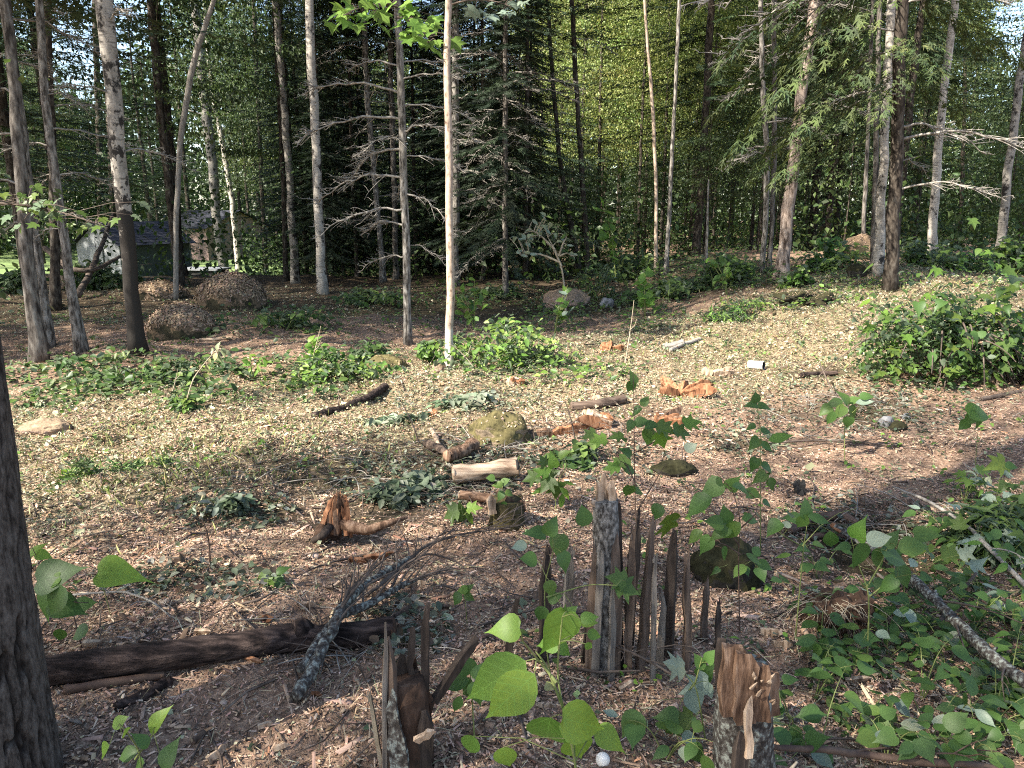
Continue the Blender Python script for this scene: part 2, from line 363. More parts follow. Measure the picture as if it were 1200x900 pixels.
f1 = noise(nt, 2.2, detail=6, rough=.7, offset_random=False); c1 = ramp(nt, f1, [(.32, (.085, .055, .038)), (.5, (.24, .155, .108)), (.68, (.38, .265, .19))])
f2 = noise(nt, 34, detail=4, rough=.7, offset_random=False); c2 = ramp(nt, f2, [(.34, (.06, .042, .032)), (.52, (.29, .195, .14)), (.7, (.52, .385, .28))])
cc = mix(nt, .55, c1, c2)
at = nt.nodes.new('ShaderNodeAttribute'); at.attribute_name = 'Col'; sp = nt.nodes.new('ShaderNodeSeparateColor'); nt.links.new(at.outputs['Color'], sp.inputs[0])
f3 = noise(nt, 16, detail=5, rough=.7, offset_random=False); c3 = ramp(nt, f3, [(.36, (.04, .030, .018)), (.5, (.18, .15, .09)), (.66, (.34, .295, .185))])
cc = mix(nt, sp.outputs[0], cc, c3)
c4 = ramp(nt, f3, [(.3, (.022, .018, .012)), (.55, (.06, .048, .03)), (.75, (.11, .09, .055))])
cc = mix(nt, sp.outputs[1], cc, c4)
nt.links.new(cc, b.inputs['Base Color']); b.inputs['Roughness'].default_value = .95; b.inputs['Specular IOR Level'].default_value = .1
bump(nt, b, f2, 1.0, .03)
SOIL_SHADE = []  # bare soil; the first patch also has strip-edge shade put into its colour
for px_, py_, w_, h_ in ((345, 548, 150, 24), (300, 600, 90, 20), (560, 545, 120, 30), (430, 605, 90, 26), (720, 480, 60, 7), (985, 480, 110, 18), (1000, 620, 110, 24), (960, 440, 90, 10), (590, 365, 160, 14), (150, 590, 70, 12), (480, 745, 60, 14), (640, 700, 30, 14), (870, 520, 50, 10)):
    q_, r_ = G(px_, py_), G(px_, py_-h_); SOIL_SHADE.append((q_.x, q_.y, w_*ppm(q_), max(.08, r_.y-q_.y)))
def gcol(V):
    x, y = V[:, 0], V[:, 1]
    soil = np.zeros(len(x))  # bare soil and the painted strip-edge shade in one mask
    for (a, c_, rx, ry) in SOIL_SHADE: soil = np.maximum(soil, np.exp(-(((x-a)/rx)**2+((y-c_)/ry)**2)**2)*(.75+.8*vnoise(x*3, y*3)))
    hole = soil+np.exp(-(((x-2.0)/.42)**2+((y-3.62)/.28)**2))
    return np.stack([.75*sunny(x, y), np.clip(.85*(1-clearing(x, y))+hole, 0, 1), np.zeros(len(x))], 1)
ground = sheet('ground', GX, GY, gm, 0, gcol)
tag(ground, 'uneven cleared ground strewn with wood chips and shredded leaves', 'ground', kind='structure')
lawn_m, nt, b, out = newmat('lawn')
f = noise(nt, 3, detail=6, offset_random=False); nt.links.new(ramp(nt, f, [(.3, (.09, .14, .04)), (.7, (.17, .24, .075))]), b.inputs['Base Color']); b.inputs['Roughness'].default_value = .95
lawn = sheet('lawn', np.linspace(-70, -10.5, 50), np.linspace(26, 95, 50), lawn_m, .06)
tag(lawn, 'bright mown lawn beyond the trees on the shed side', 'lawn', kind='structure')

# wood chips and shredded leaves: stuff nobody could count
def sample_ground(n, y0, y1, power, margin=1.0):
    u = RNG.random(n); k = 1+power
    y = (y0**k+u*(y1**k-y0**k))**(1/k); x = RNG.uniform(-1, 1, n)*(y*.76+margin)
    return x, y
def flat_frames(n, tilt):
    a = RNG.random(n)*2*math.pi
    d = np.stack([np.cos(a), np.sin(a), RNG.normal(size=n)*tilt*.6], 1)
    nor = np.stack([RNG.normal(size=n)*tilt, RNG.normal(size=n)*tilt, np.ones(n)], 1)
    return d, nor
WEDGE = ([(-.5, -.5, -.2), (.45, -.42, -.2), (.3, .5, -.1), (-.38, .42, -.1), (-.4, -.4, .25), (.5, -.5, .2), (.1, .1, .3)],
         [(4, 5, 6), (4, 6, 3), (5, 2, 6), (3, 6, 2), (0, 1, 5), (0, 5, 4), (1, 2, 5), (0, 4, 3)])
SHARD = ([(-.5, -.4, 0), (.4, -.5, .15), (.5, .35, 0), (-.3, .5, .2)], [(0, 1, 2), (0, 2, 3)])
PAL = [(.46, .325, .235), (.36, .24, .165), (.23, .14, .095), (.31, .25, .20), (.05, .036, .027), (.58, .44, .32), (.40, .22, .125)]
PW = [.25, .25, .20, .09, .15, .04, .02]
def chip_field(n, y0, y1, power, tmpl, L, W, wetness=0):
    x, y = sample_ground(n, y0, y1, power)
    pa = vnoise(x*1.3+9, y*1.3)+.6*vnoise(x*3.1, y*3.1+5)                 # thin and thick patches
    soil = np.zeros(n)
    for (a, c_, rx, ry) in SOIL_SHADE: soil = np.maximum(soil, np.exp(-(((x-a)/rx)**2+((y-c_)/ry)**2)**2))
    keep = (RNG.random(n) > .72*soil)*(RNG.random(n) < np.clip(.72+.9*pa, .12, 1))*(RNG.random(n) < .15+.85*clearing(x, y))
    x, y = x[keep], y[keep]; n = len(x)
    d, nor = flat_frames(n, .38)
    P = np.stack([x, y, height(x, y)+RNG.uniform(0, .012, n)], 1)
    return (*scatter(*tmpl, P, d, nor, np.clip(RNG.lognormal(math.log(L), .55, n), L*.3, L*3), pick(PAL, n, PW, .2), np.clip(RNG.lognormal(math.log(W), .4, n), W*.35, W*2.2)),)
V, T, C = join([chip_field(42000, 1.2, 4.6, .0, WEDGE, .015, .0052), chip_field(170000, 1.2, 5.2, .0, SHARD, .0135, .0046), chip_field(80000, 3.6, 8, .0, SHARD, .0145, .006), chip_field(9000, 1.2, 6, .0, WEDGE, .032, .008), chip_field(150000, 5.0, 17, -.2, SHARD, .023, .010), chip_field(2600, 1.2, 7, 0, WEDGE, .06, .013)])
tag(obj('wood_chips', np_mesh('wood_chips', V, T, C, M['chips'])), 'tan and brown wood chips spread over the cleared ground', 'wood chips', kind='stuff')
# shredded leaves over the dry strip and thinner elsewhere
def leaf_litter(n):
    x, y = sample_ground(n, 1.6, 17, -.1)
    w = np.clip(sunny(x, y)*.95+.06*clearing(x, y)+.30*(1-clearing(x, y))+(1.3*vnoise(x*1.7, y*1.7+60)+.7*vnoise(x*4.5, y*4.5))*sunny(x, y), 0, 1)
    for (a, c_, rx, ry) in SOIL_SHADE: w = w*(1-.8*np.exp(-(((x-a)/rx)**2+((y-c_)/ry)**2)**2))
    k = RNG.random(n) < w; x, y = x[k], y[k]; n = len(x); d, nor = flat_frames(n, .75)
    P = np.stack([x, y, height(x, y)+RNG.uniform(.0, .035, n)], 1)
    sz = RNG.lognormal(math.log(.0125), .5, n)*np.clip(.6+y*.09, .6, 1.6); c = pick([(.25, .265, .165), (.35, .325, .22), (.14, .175, .08), (.39, .32, .23), (.25, .165, .11), (.06, .062, .035), (.33, .21, .125)], n, [.24, .20, .16, .14, .09, .12, .05], .22)
    return scatter([(-.4, 0, 0), (.02, .02, -.12), (.4, .1, .12), (.3, .8, .05), (-.28, .75, .16)], [(0, 1, 4), (1, 3, 4), (1, 2, 3)], P, d, nor, sz, c, sz*RNG.uniform(.45, 1.0, n))
V, T, C = leaf_litter(360000)
tag(obj('shredded_leaves', np_mesh('shredded_leaves', V, T, C, M['litter'])), 'pale green shredded leaves lying thick over the sunlit strip', 'leaf litter', kind='stuff')
# straw-like shreds
def straw(n):
    x, y = sample_ground(n, 1.4, 16, -.1)
    w = np.clip(.25*clearing(x, y)+.75*sunny(x, y)+.8*vnoise(x*1.9+11, y*1.9), 0, 1); k = RNG.random(n) < w; x, y = x[k], y[k]; n = len(x); d, nor = flat_frames(n, .45)
    L = RNG.lognormal(math.log(.05), .5, n); P = np.stack([x, y, height(x, y)+RNG.uniform(.004, .03, n)], 1)
    return scatter(*SHARD, P, d, nor, L, pick([(.40, .36, .24), (.30, .29, .18), (.46, .40, .29), (.16, .12, .08), (.07, .055, .04), (.22, .23, .13)], n, None, .2), RNG.uniform(.0018, .0042, n)*np.clip(.6+.1*y, .7, 1.6))
V, T, C = straw(70000)
tag(obj('straw_shreds', np_mesh('straw_shreds', V, T, C, M['litter'])), 'dry straw-like shreds of stems matted over the clearing', 'straw', kind='stuff')
# fine twigs and bark strips
mb = MB()
x, y = sample_ground(1500, 1.4, 13, -.1)
for i in range(len(x)):
    L = random.uniform(.06, .38); a = random.uniform(0, 6.28); z = gz(x[i], y[i]); c = math.cos(a)*L/2; s_ = math.sin(a)*L/2; bnd = random.uniform(-.04, .04)
    up = random.uniform(0, .05)
    mb.tube([(x[i]-c, y[i]-s_, gz(x[i]-c, y[i]-s_)+.006), (x[i]-bnd, y[i]+bnd, z+.014+up*.4), (x[i]+c, y[i]+s_, gz(x[i]+c, y[i]+s_)+.006+up)], [.004, .003, .0015] if i % 4 else [.007, .006, .004], 3, False)
tag(mb.build('fallen_twigs', M['twig']), 'small dark broken twigs scattered over the chips', 'twigs', kind='stuff')

# ------------------------------------------------------------------ leaves
def half_leaf(profile, fold=.22, curl=.30):
    V, F = [], []
    for t, w in profile:
        z = -curl*t*t
        V += [(-w, t, z+fold*w), (0, t if t > 0 else 0, z), (w, t, z+fold*w)]
    for i in range(len(profile)-1):
        a = 3*i; F += [(a, a+1, a+4, a+3), (a+1, a+2, a+5, a+4)]
    return V, F
def mk_leaf(name, V, F, mat):
    me = bpy.data.meshes.new(name); me.from_pydata(V, [], F); me.materials.append(mat)
    me.polygons.foreach_set('use_smooth', [True]*len(F)); me.update(); return me
P_OVAL = [(0, .01), (.06, .13), (.16, .25), (.32, .34), (.50, .35), (.66, .27), (.82, .15), (.94, .045), (1.05, .003)]
P_HEART = [(0, .01), (-.05, .17), (.03, .32), (.16, .41), (.32, .42), (.50, .34), (.68, .21), (.84, .085), (.95, .03), (1.08, .003)]
P_WIDE = [(0, .02), (.02, .20), (.12, .36), (.28, .45), (.46, .44), (.64, .34), (.80, .19), (.92, .07), (1.02, .004)]
P_LANCE = [(0, .01), (.1, .10), (.25, .19), (.45, .22), (.65, .17), (.85, .07), (1.05, .003)]
def maple_shape(fold=.18, curl=.2):
    half = [(.04, -.0), (.20, -.06), (.40, .02), (.60, .20), (.42, .26), (.36, .34), (.52, .46), (.66, .66), (.44, .62), (.27, .60), (.22, .70), (.12, .86), (0.0, 1.08)]
    ring = half+[(-x, y) for x, y in half[-2::-1]]
    V = [(0, .34, 0)]+[(x, y, fold*abs(x)-curl*max(0, y)**2*.6-.25*max(0, abs(x)-.35)) for x, y in ring]
    n = len(ring); F = [(0, i+1, i+2) for i in range(n-1)]+[(0, n, 1)]
    return V, F
LEAF = {}
for nm, pr, mt in (('oval', P_OVAL, 'lf_viburnum'), ('heart', P_HEART, 'lf_viburnum'), ('wide', P_WIDE, 'lf_viburnum')):
    LEAF[nm] = mk_leaf('leaf_'+nm, *half_leaf(pr), M[mt])
    LEAF[nm+'_flat'] = mk_leaf('leaf_'+nm+'_flat', *half_leaf(pr, .08, .12), M[mt])
    LEAF[nm+'_bright'] = mk_leaf('leaf_'+nm+'_bright', *half_leaf(pr, .12, .35), M['lf_bright'])
    LEAF[nm+'_silver'] = mk_leaf('leaf_'+nm+'_silver', *half_leaf(pr, .3, -.25), M['lf_silver'])
LEAF['maple'] = mk_leaf('leaf_maple', *maple_shape(), M['lf_maple'])
LEAF['maple_bright'] = mk_leaf('leaf_maple_bright', *maple_shape(), M['lf_bright'])
LEAF['maple_silver'] = mk_leaf('leaf_maple_silver', *maple_shape(-.2, -.3), M['lf_silver'])
LEAF['lance'] = mk_leaf('leaf_lance', *half_leaf(P_LANCE, .2, .35), M['lf_bright'])
LEAF['wilted'] = mk_leaf('leaf_wilted', *half_leaf(P_OVAL, .7, .5), M['lf_pale'])
def put_leaf(parent, kind, pos, d, n, size):
    d = Vector(d).normalized(); n = Vector(n); s_ = d.cross(n)
    if s_.length < 1e-4: s_ = d.cross(Vector((1, .2, .1)))
    s_.normalize(); nn = s_.cross(d)
    o = obj('leaf', LEAF[kind], parent)
    m = Matrix((s_, d, nn)).transposed().to_4x4(); o.matrix_local = Matrix.Translation(pos) @ m @ Matrix.Diagonal((size*random.uniform(.78, 1.08), size, size*random.uniform(.4, 1.9), 1))
    return o
def bez(a, b, c, n):
    a, b, c = Vector(a), Vector(b), Vector(c)
    return [a*(1-t)**2+b*2*t*(1-t)+c*t*t for t in [i/(n-1) for i in range(n)]]
def leafy_plant(name, label, cat, base, stems, kinds, size, per=7, group=None, stem_mat='stem_green', start=.25, r0=.004, droop=.25, pair=False, seed=0, petiole=.03, face=None):
    """base: world point; stems: list of (bend, tip) offsets from the base; leaves are separate parts"""
    rg = random.Random(seed*77+5); root = thing(name, label, cat, base, group); mb = MB()
    for si, (bend, tip) in enumerate(stems):
        pts = bez((0, 0, -.02), bend, tip, 12); mb.tube(pts, np.linspace(r0, r0*.35, 12), 5, False)
        L = sum((pts[i+1]-pts[i]).length for i in range(11))
        for k in range(per):
            t = start+(1-start)*(k+.5)/per if k < per-1 else 1.0
            f = t*11; i = min(10, int(f)); p = pts[i].lerp(pts[i+1], f-i); ax = (pts[i+1]-pts[i]).normalized()
            for sgn in ((1, -1) if pair and k < per-1 else (1,)):
                az = (k*2.4+si*1.3+rg.uniform(-.5, .5)) if not pair else (k % 2*1.57+si*.7+rg.uniform(-.35, .35)+(0 if sgn > 0 else math.pi))
                u = ax.orthogonal().normalized(); w = ax.cross(u)
                side = (u*math.cos(az)+w*math.sin(az))
                if k == per-1: side = side*.4+ax
                d = Vector((side.x, side.y, side.z*.4+ax.z*.15-droop*rg.uniform(.3, 1.6)))
                if d.length < .01: d = Vector((1, 0, 0))
                d.normalize()
                q = p+d*petiole*.9+Vector((0, 0, petiole*.35))
                mb.tube([p, p.lerp(q, .5)+Vector((0, 0, .004)), q], [r0*.35, r0*.28, r0*.25], 3, False)
                nrm = Vector((rg.gauss(0, .30), rg.gauss(0, .30), 1))+(Vector(face)*.6 if face else Vector((0, 0, 0)))
                put_leaf(root, rg.choice(kinds), q, d, nrm, size*rg.uniform(.62, 1.22))
    mb.build('stem', M[stem_mat], root)
    return root

# ------------------------------------------------------------------ crowns (shared meshes)
LEAF5 = ([(0, 0, 0), (-.30, .40, .10), (0, 1, -.06), (.30, .40, .10)], [(0, 2, 1), (0, 3, 2)])
def broad_crown(name, seed, ncl, nl, rx, rz, zc, leaf, pal, spread=.42, fill=.5, flat=.42):
    rg = np.random.default_rng(seed)
    c = rg.normal(size=(ncl, 3)); c = unit(c)*(rg.random((ncl, 1))**fill)
    taper = 1-.35*np.clip(c[:, 2], -1, 1)
    c = c*np.array([rx, rx, rz]); c[:, :2] *= taper[:, None]; c[:, 2] += zc
    tint = pick(pal, ncl, None, .12, rg)
    n = ncl*nl; k = np.repeat(np.arange(ncl), nl)
    sp = (spread*rg.uniform(.6, 1.4, ncl))[k]
    P = c[k]+rg.normal(size=(n, 3))*sp[:, None]*np.array([1, 1, flat])
    out = P-np.array([0, 0, zc]); d = unit(out)*.6+rg.normal(size=(n, 3))*.7; d[:, 2] -= .45
    nor = rg.normal(size=(n, 3))*.55; nor[:, 2] += 1
    col = tint[k]*(1+.16*rg.normal(size=(n, 1)))
    V, T, C = scatter(*LEAF5, P, d, nor, leaf*rg.uniform(.65, 1.3, n), np.clip(col, .006, .6))
    return np_mesh(name, V, T, C, M['lf_crown'])
SPRAY = ([(0, 0, 0), (-.065, .5, .01), (0, 1.05, -.08), (.065, .5, .01), (-.34, .44, -.05), (0, .06, 0), (.01, .20, 0), (.34, .48, -.05), (-.01, .24, 0), (-.27, .78, -.08), (.0, .50, 0), (.28, .84, -.08), (0, .58, 0), (0, .34, 0)],
         [(0, 2, 1), (0, 3, 2), (5, 6, 4), (8, 5, 7), (13, 10, 9), (12, 13, 11)])
def conifer_crown(name, seed, H, zb, Rmax, whorl, nb, pal, droop, spray, along=8, power=.75, gap=.1):
    rg = np.random.default_rng(seed); P, D, N, SZ, CC = [], [], [], [], []
    z = zb
    while z < H-.3:
        f = (H-z)/(H-zb); L0 = Rmax*f**power+.15
        for j in range(nb):
            if rg.random() < gap: continue
            az = rg.random()*6.283; L = L0*rg.uniform(.65, 1.15); tint = pick(pal, 1, None, .14, rg)[0]; dr = droop*rg.uniform(.6, 1.3)
            zz = z+rg.uniform(-.2, .2)*whorl
            m = max(2, int(along*L/Rmax+2))
            for q in np.linspace(.14, 1, m):
                r = L*q; zc = zz-dr*r+.32*dr*r*q
                for sgn in (-1, 1) if q < .95 else (0,):
                    a2 = az+sgn*rg.uniform(.35, .9)
                    P.append((math.cos(az)*r, math.sin(az)*r, zc)); D.append((math.cos(a2), math.sin(a2), -dr*.75+rg.normal()*.18))
                    N.append((rg.normal()*.35, rg.normal()*.35, 1)); SZ.append(spray*rg.uniform(.5, 1.1)*(1.0-.35*q)); CC.append(tint*rg.uniform(.8, 1.2))
        z += whorl*rg.uniform(.75, 1.25)
    V, T, C = scatter(*SPRAY, np.array(P), np.array(D), np.array(N), np.array(SZ), np.array(CC))
    return np_mesh(name, V, T, C, M['needle'])
GRN = [(.060, .088, .032), (.048, .074, .028), (.080, .108, .036), (.055, .08, .036)]
YEL = [(.21, .25, .08), (.17, .215, .065), (.25, .27, .09), (.14, .185, .06)]
DRK = [(.020, .034, .018), (.025, .041, .021), (.032, .046, .025), (.022, .032, .021)]
PIN = [(.045, .070, .034), (.06, .084, .040), (.036, .058, .030)]
CR = {
 'maple': [broad_crown('maple_crown', 20+i, 190, 84, 2.9, 5.3, 8.9, .10, GRN, .50, .5, .16) for i in range(2)],
 'thin_maple': [broad_crown('maple_crown', 25+i, 175, 40, 2.6, 5.2, 8.4, .12, [(.09, .14, .04)], .40) for i in range(2)],
 'low_maple': [broad_crown('young_maple_crown', 30+i, 90, 46, 1.35, 2.3, 4.0, .09, GRN, .40, .5, .15) for i in range(2)],
 'aspen': [broad_crown('aspen_crown', 40+i, 230, 76, 2.9, 6.4, 9.8, .09, YEL, .52, .5, .22) for i in range(2)],
 'spruce': [conifer_crown('spruce_crown', 50+i, 15, 1.3, 2.2, .25, 10, DRK, .42, .30, 17) for i in range(2)],
 'hemlock': [conifer_crown('hemlock_crown', 60+i, 15, 2.6, 2.9, .38, 9, PIN, .18, .32, 18, .6) for i in range(2)],
 'pine': [conifer_crown('pine_crown', 70+i, 15, 4.2, 2.4, .55, 8, PIN, .05, .32, 15, .5, .2) for i in range(2)],
 'birch': [broad_crown('birch_crown', 80+i, 120, 40, 1.9, 4.0, 0, .11, GRN, .42) for i in range(2)],
}
def limb_mesh(seed, H, z0, n, L, rise, mat, r=.02):
    rg = random.Random(seed); mb = MB()
    for i in range(n):
        z = z0+(H-z0)*(i+.5)/n; az = rg.random()*6.28; l = L*rg.uniform(.5, 1.1)*(1.1-.6*(z-z0)/(H-z0))
        e = Vector((math.cos(az)*l, math.sin(az)*l, z+rise*l*rg.uniform(.5, 1.2)))
        mb.tube(bez((0, 0, z), Vector((e.x*.5, e.y*.5, z+rise*l*.2)), e, 6), np.linspace(r, r*.25, 6), 4, False)
    return mb.mesh('limbs', mat)
def dead_branch_mesh(seed, L, twigs=26, droop=.3, r=.014):
    rg = random.Random(seed); mb = MB(); a = rg.uniform(-.3, .3)
    e = Vector((L, L*a, -droop*L*rg.uniform(.4, 1.2))); pts = bez((0, 0, 0), Vector((L*.5, L*a*.2, .12*L)), e, 12)
    pts = [p+Vector((0, rg.gauss(0, .02)*L, rg.gauss(0, .015)*L)) for p in pts]
    mb.tube(pts, np.linspace(r, r*.3, 12), 5, False)
    for k in range(twigs):
        f = rg.uniform(.18, 1)*11; i = min(10, int(f)); p = pts[i].lerp(pts[i+1], f-i); l = L*rg.uniform(.12, .42)*(1.1-f/16)
        sg = rg.choice((-1, 1)); d = Vector((rg.uniform(.25, .9), sg*rg.uniform(.3, 1), rg.uniform(-.55, .35)))*l
        q = bez(p, p+d*.5+Vector((0, 0, .05*l)), p+d, 5); mb.tube(q, np.linspace(r*.42, r*.15, 5), 3, False)
        for _ in range(3):
            w = q[rg.randint(1, 4)]; e2 = Vector((rg.uniform(-.2, .8), rg.uniform(-.8, .8), rg.uniform(-.6, .5)))*l*.4
            mb.tube([w, w+e2*.5+Vector((0, 0, .01)), w+e2], [r*.2, r*.16, r*.1], 3, False)
    return mb.mesh('dead_branch', M['dead_wood'])
DEADB = [dead_branch_mesh(200+i, 1.0) for i in range(6)]

# ------------------------------------------------------------------ trees that can be told apart
def trunk_mesh(pts, rad, mat, seed, n=14, rough=.035, flare=1.4):
    P = [Vector(p) for p in pts]; out, rr = [], []
    rg = random.Random(seed)
    for i in range(len(P)-1):
        m = max(3, int((P[i+1]-P[i]).length/.28))
        for k in range(m):
            t = k/m; out.append(P[i].lerp(P[i+1], t)); rr.append(rad[i]*(1-t)+rad[i+1]*t)
    out.append(P[-1]); rr.append(rad[-1])
    A = np.array([list(p) for p in out])
    for _ in range(3): A[1:-1] = .5*A[1:-1]+.25*(A[:-2]+A[2:])                # ease the bends
    A[1:-1, :2] += np.array([[rg.gauss(0, .12), rg.gauss(0, .12)] for _ in range(len(A)-2)])*np.array(rr)[1:-1, None]
    rr = np.array(rr); rr[0] *= flare; rr[1] *= 1+(flare-1)*.35
    mb = MB(); mb.tube(A, rr, n, True, rough, seed); return mb.mesh('trunk', mat)
SEEDN = [0]
def photo_tree(name, label, cat, px, w, mat, H=14, crown=None, cz=None, dead=None, group=None, limbs=True, cs=1.0, live=None):
    """px: photograph points from the base upward, all at the base's own distance; w: widths there in pixels"""
    SEEDN[0] += 1; sd = SEEDN[0]
    b0 = G(*px[0]); Y = b0.y; u = ppm(b0); root = thing(name, label, cat, b0, group)
    P = [onY(x, y, Y)-b0 for x, y in px]; P[0] = Vector((0, 0, -.08)); rad = [u*q*.385 for q in w]
    for i in range(1, len(P)): P[i].y += .06*i*math.sin(sd*2.1)
    if P[-1].z < H:
        d = (P[-1]-P[-2]).normalized(); k = (H-P[-1].z)/max(.3, d.z); d.x *= .6
        P.append(P[-1]+d*k*.5); rad.append(rad[-1]*.62); P.append(P[-1]+d*k*.5); rad.append(rad[-1]*.25)
    obj('trunk', trunk_mesh(P, rad, M[mat], sd), root)
    top = P[-1]
    def at(z):
        for i in range(len(P)-1):
            if P[i+1].z >= z: return P[i].lerp(P[i+1], (z-P[i].z)/max(1e-4, P[i+1].z-P[i].z)), rad[i]
        return P[-1], rad[-1]
    if crown:
        me = CR[crown][sd % 2]; o = obj('crown', me, root, (top.x*.8, top.y*.8, cz if cz is not None else 0)); o.rotation_euler.z = sd*1.3; o.scale = (cs, cs, cs)
        if limbs: l = obj('limbs', limb_mesh(sd, H-.6, max(4.2, H*.45), 9, 1.5, .5, M[mat], max(.012, rad[0]*.22)), root, (top.x*.7, top.y*.7, 0))
    for (z, az, L, tilt) in dead or []:
        p, r = at(z); o = obj('dead_branch', DEADB[int(z*31+az*7) % 6], root, p); o.rotation_euler = (0, tilt, az); o.scale = (L,)*3
    for (z, az, L, tilt) in live or []:
        p, r = at(z); o = obj('live_branch', LIVEB[int(z*31+az*7) % 3], root, p); o.rotation_euler = (0, tilt, az); o.scale = (L,)*3
    return root
def live_branch_mesh(seed):
    rg = np.random.default_rng(seed); P, D, N, SZ = [], [], [], []
    for q in np.linspace(.15, 1, 70):
        for sgn in (-1, 1):
            a = sgn*rg.uniform(.4, 1.1); off = rg.uniform(0, .28)*(1.1-q)
            P.append((q, sgn*off, -.22*q*q+rg.normal()*.02)); D.append((math.cos(a), math.sin(a), -.35+rg.normal()*.2)); N.append((rg.normal()*.3, rg.normal()*.3, 1)); SZ.append(rg.uniform(.05, .12))
    V, T, C = scatter(*SPRAY, np.array(P), np.array(D), np.array(N), np.array(SZ), pick([(.06, .085, .03), (.085, .105, .035), (.045, .07, .03)], len(P)))
    return np_mesh('live_branch', V, T, C, M['needle'])
LIVEB = [live_branch_mesh(300+i) for i in range(3)]
D_ = lambda n, z0, z1, L0, L1, sd, tilt=.1: [((z0+(z1-z0)*(i+.5*random.Random(sd+i).random())/n), random.Random(sd*3+i).random()*6.28, random.Random(sd*7+i).uniform(L0, L1), tilt*random.Random(sd*5+i).uniform(-.8, 1.2)) for i in range(n)]

lt = photo_tree('rough_barked_tree', 'dark rough-barked trunk at the left edge whose foot stands in green leaves', 'tree', [(45, 424), (32, 330), (18, 215), (3, 70), (-12, -20)], [23, 20, 17, 15, 13], 'bark_grey', 13, 'birch', 9.5)
photo_tree('pale_trunk_tree', 'straight pale grey-brown trunk second from the left edge', 'tree', [(56, 408), (47, 300), (33, 160), (14, 0), (10, -40)], [17, 14, 13, 12, 11], 'bark_spruce', 14, 'pine', 0, D_(7, 1.6, 5, .7, 1.3, 3))
photo_tree('leaning_pale_tree', 'slender leaning trunk with pale peeling bark just left of the dark-footed birch', 'tree', [(96, 416), (80, 320), (66, 220), (53, 120), (46, 0)], [17, 13, 12, 11, 10], 'bark_spruce', 13, 'pine', 0, D_(7, 1.5, 5, .6, 1.2, 4))
photo_tree('dark_pine', 'dark shaded trunk standing behind the two pale leftmost trunks', 'tree', [(64, 364), (62, 300), (58, 200), (50, 60), (46, -20)], [15, 13, 12, 11, 10], 'bark_dark', 15, 'pine', 0, D_(8, 1.5, 7, .8, 1.5, 5))
photo_tree('dark_footed_birch', 'large birch with flaky pale upper bark and a dark mossy foot', 'tree', [(163, 414), (157, 340), (150, 245), (143, 130), (134, 0), (131, -40)], [24, 20, 21, 21, 22, 20], 'birch_old', 14, 'birch', 9.8, D_(4, 2.0, 5, .6, 1.0, 6))
photo_tree('twin_pine', 'dark straight pine trunk left of the pair behind the flaky birch', 'tree', [(118, 292), (117, 200), (114, 100), (110, -20)], [9, 9, 8, 8], 'bark_dark', 17, 'pine', 1, D_(9, 2, 9, .9, 1.6, 7))
photo_tree('twin_pine', 'dark straight pine trunk right of the pair behind the flaky birch', 'tree', [(133, 298), (131, 200), (126, 100), (122, -20)], [10, 10, 9, 8], 'bark_dark', 16, 'pine', 1, D_(9, 2, 9, .9, 1.6, 8))
photo_tree('bent_snag', 'thin bare bent snag pale near its tip, crossing in front of a birch', 'dead tree', [(205, 352), (207, 280), (213, 170), (224, 105), (236, 60), (259, 0), (266, -22)], [8, 7, 8, 8, 8, 6, 4], 'dead_wood', 0, None)
photo_tree('leaning_birch', 'grey birch leaning behind the bent bare snag with a dark foot by the mound', 'tree', [(262, 322), (255, 260), (246, 165), (236, 80), (227, -10)], [16, 13, 14, 13, 12], 'birch_grey', 15, 'birch', 10.5)
photo_tree('slim_birch', 'slim whitish birch just right of the leaning grey birch', 'tree', [(280, 318), (272, 240), (260, 165), (249, 120), (240, 40)], [9, 8, 8, 7, 6], 'birch', 14, 'birch', 10)
photo_tree('slim_dark_tree', 'thin dark trunk between the slim whitish birch and the two tall birches', 'tree', [(312, 322), (308, 240), (303, 120), (298, -10)], [8, 6, 6, 5], 'bark_dark', 13, 'maple', -1)
photo_tree('tall_birch', 'tall mottled birch, left one of the two before the dark spruces', 'tree', [(347, 332), (340, 230), (332, 120), (322, -10)], [13, 11, 10, 10], 'birch_grey', 15, 'birch', 11)
photo_tree('tall_birch', 'tall pale birch with black scars, right one of the two before the dark spruces', 'tree', [(378, 343), (372, 240), (366, 120), (359, -10)], [15, 13, 13, 12], 'birch', 15, 'birch', 11)
photo_tree('dark_maple', 'thin dark trunk directly left of the tall mottled birch', 'tree', [(335, 330), (333, 220), (327, 90), (322, -10)], [8, 7, 6, 6], 'bark_dark', 13, 'maple', -1)
dsp = [(1.15, 2.9, .8, .1), (1.3, .1, .55, .2), (1.55, 2.6, 1.0, .0), (1.75, 3.6, 1.15, .12), (1.95, -.4, .9, .25), (2.15, 3.05, 1.25, -.05), (2.4, .3, .8, .1), (2.5, 2.7, 1.3, .22), (2.7, -.5, 1.0, -.1), (2.85, 3.4, 1.3, .1), (3.0, .15, .9, .05), (3.15, 3.0, 1.3, -.15), (3.3, -.2, .8, -.1), (3.45, 2.5, 1.0, -.2), (2.05, 1.9, .7, .1), (2.6, 4.4, .8, 0), (3.5, .6, .9, -.1)]
ms = photo_tree('dead_branched_spruce', 'grey spruce trunk bristling with bare lichen-crusted dead branches', 'tree', [(478, 403), (476, 310), (472, 180), (467, 40), (465, -20)], [12, 11, 11, 10, 10], 'bark_spruce', 12, 'spruce', 5.6, dsp, cs=.5, limbs=False)
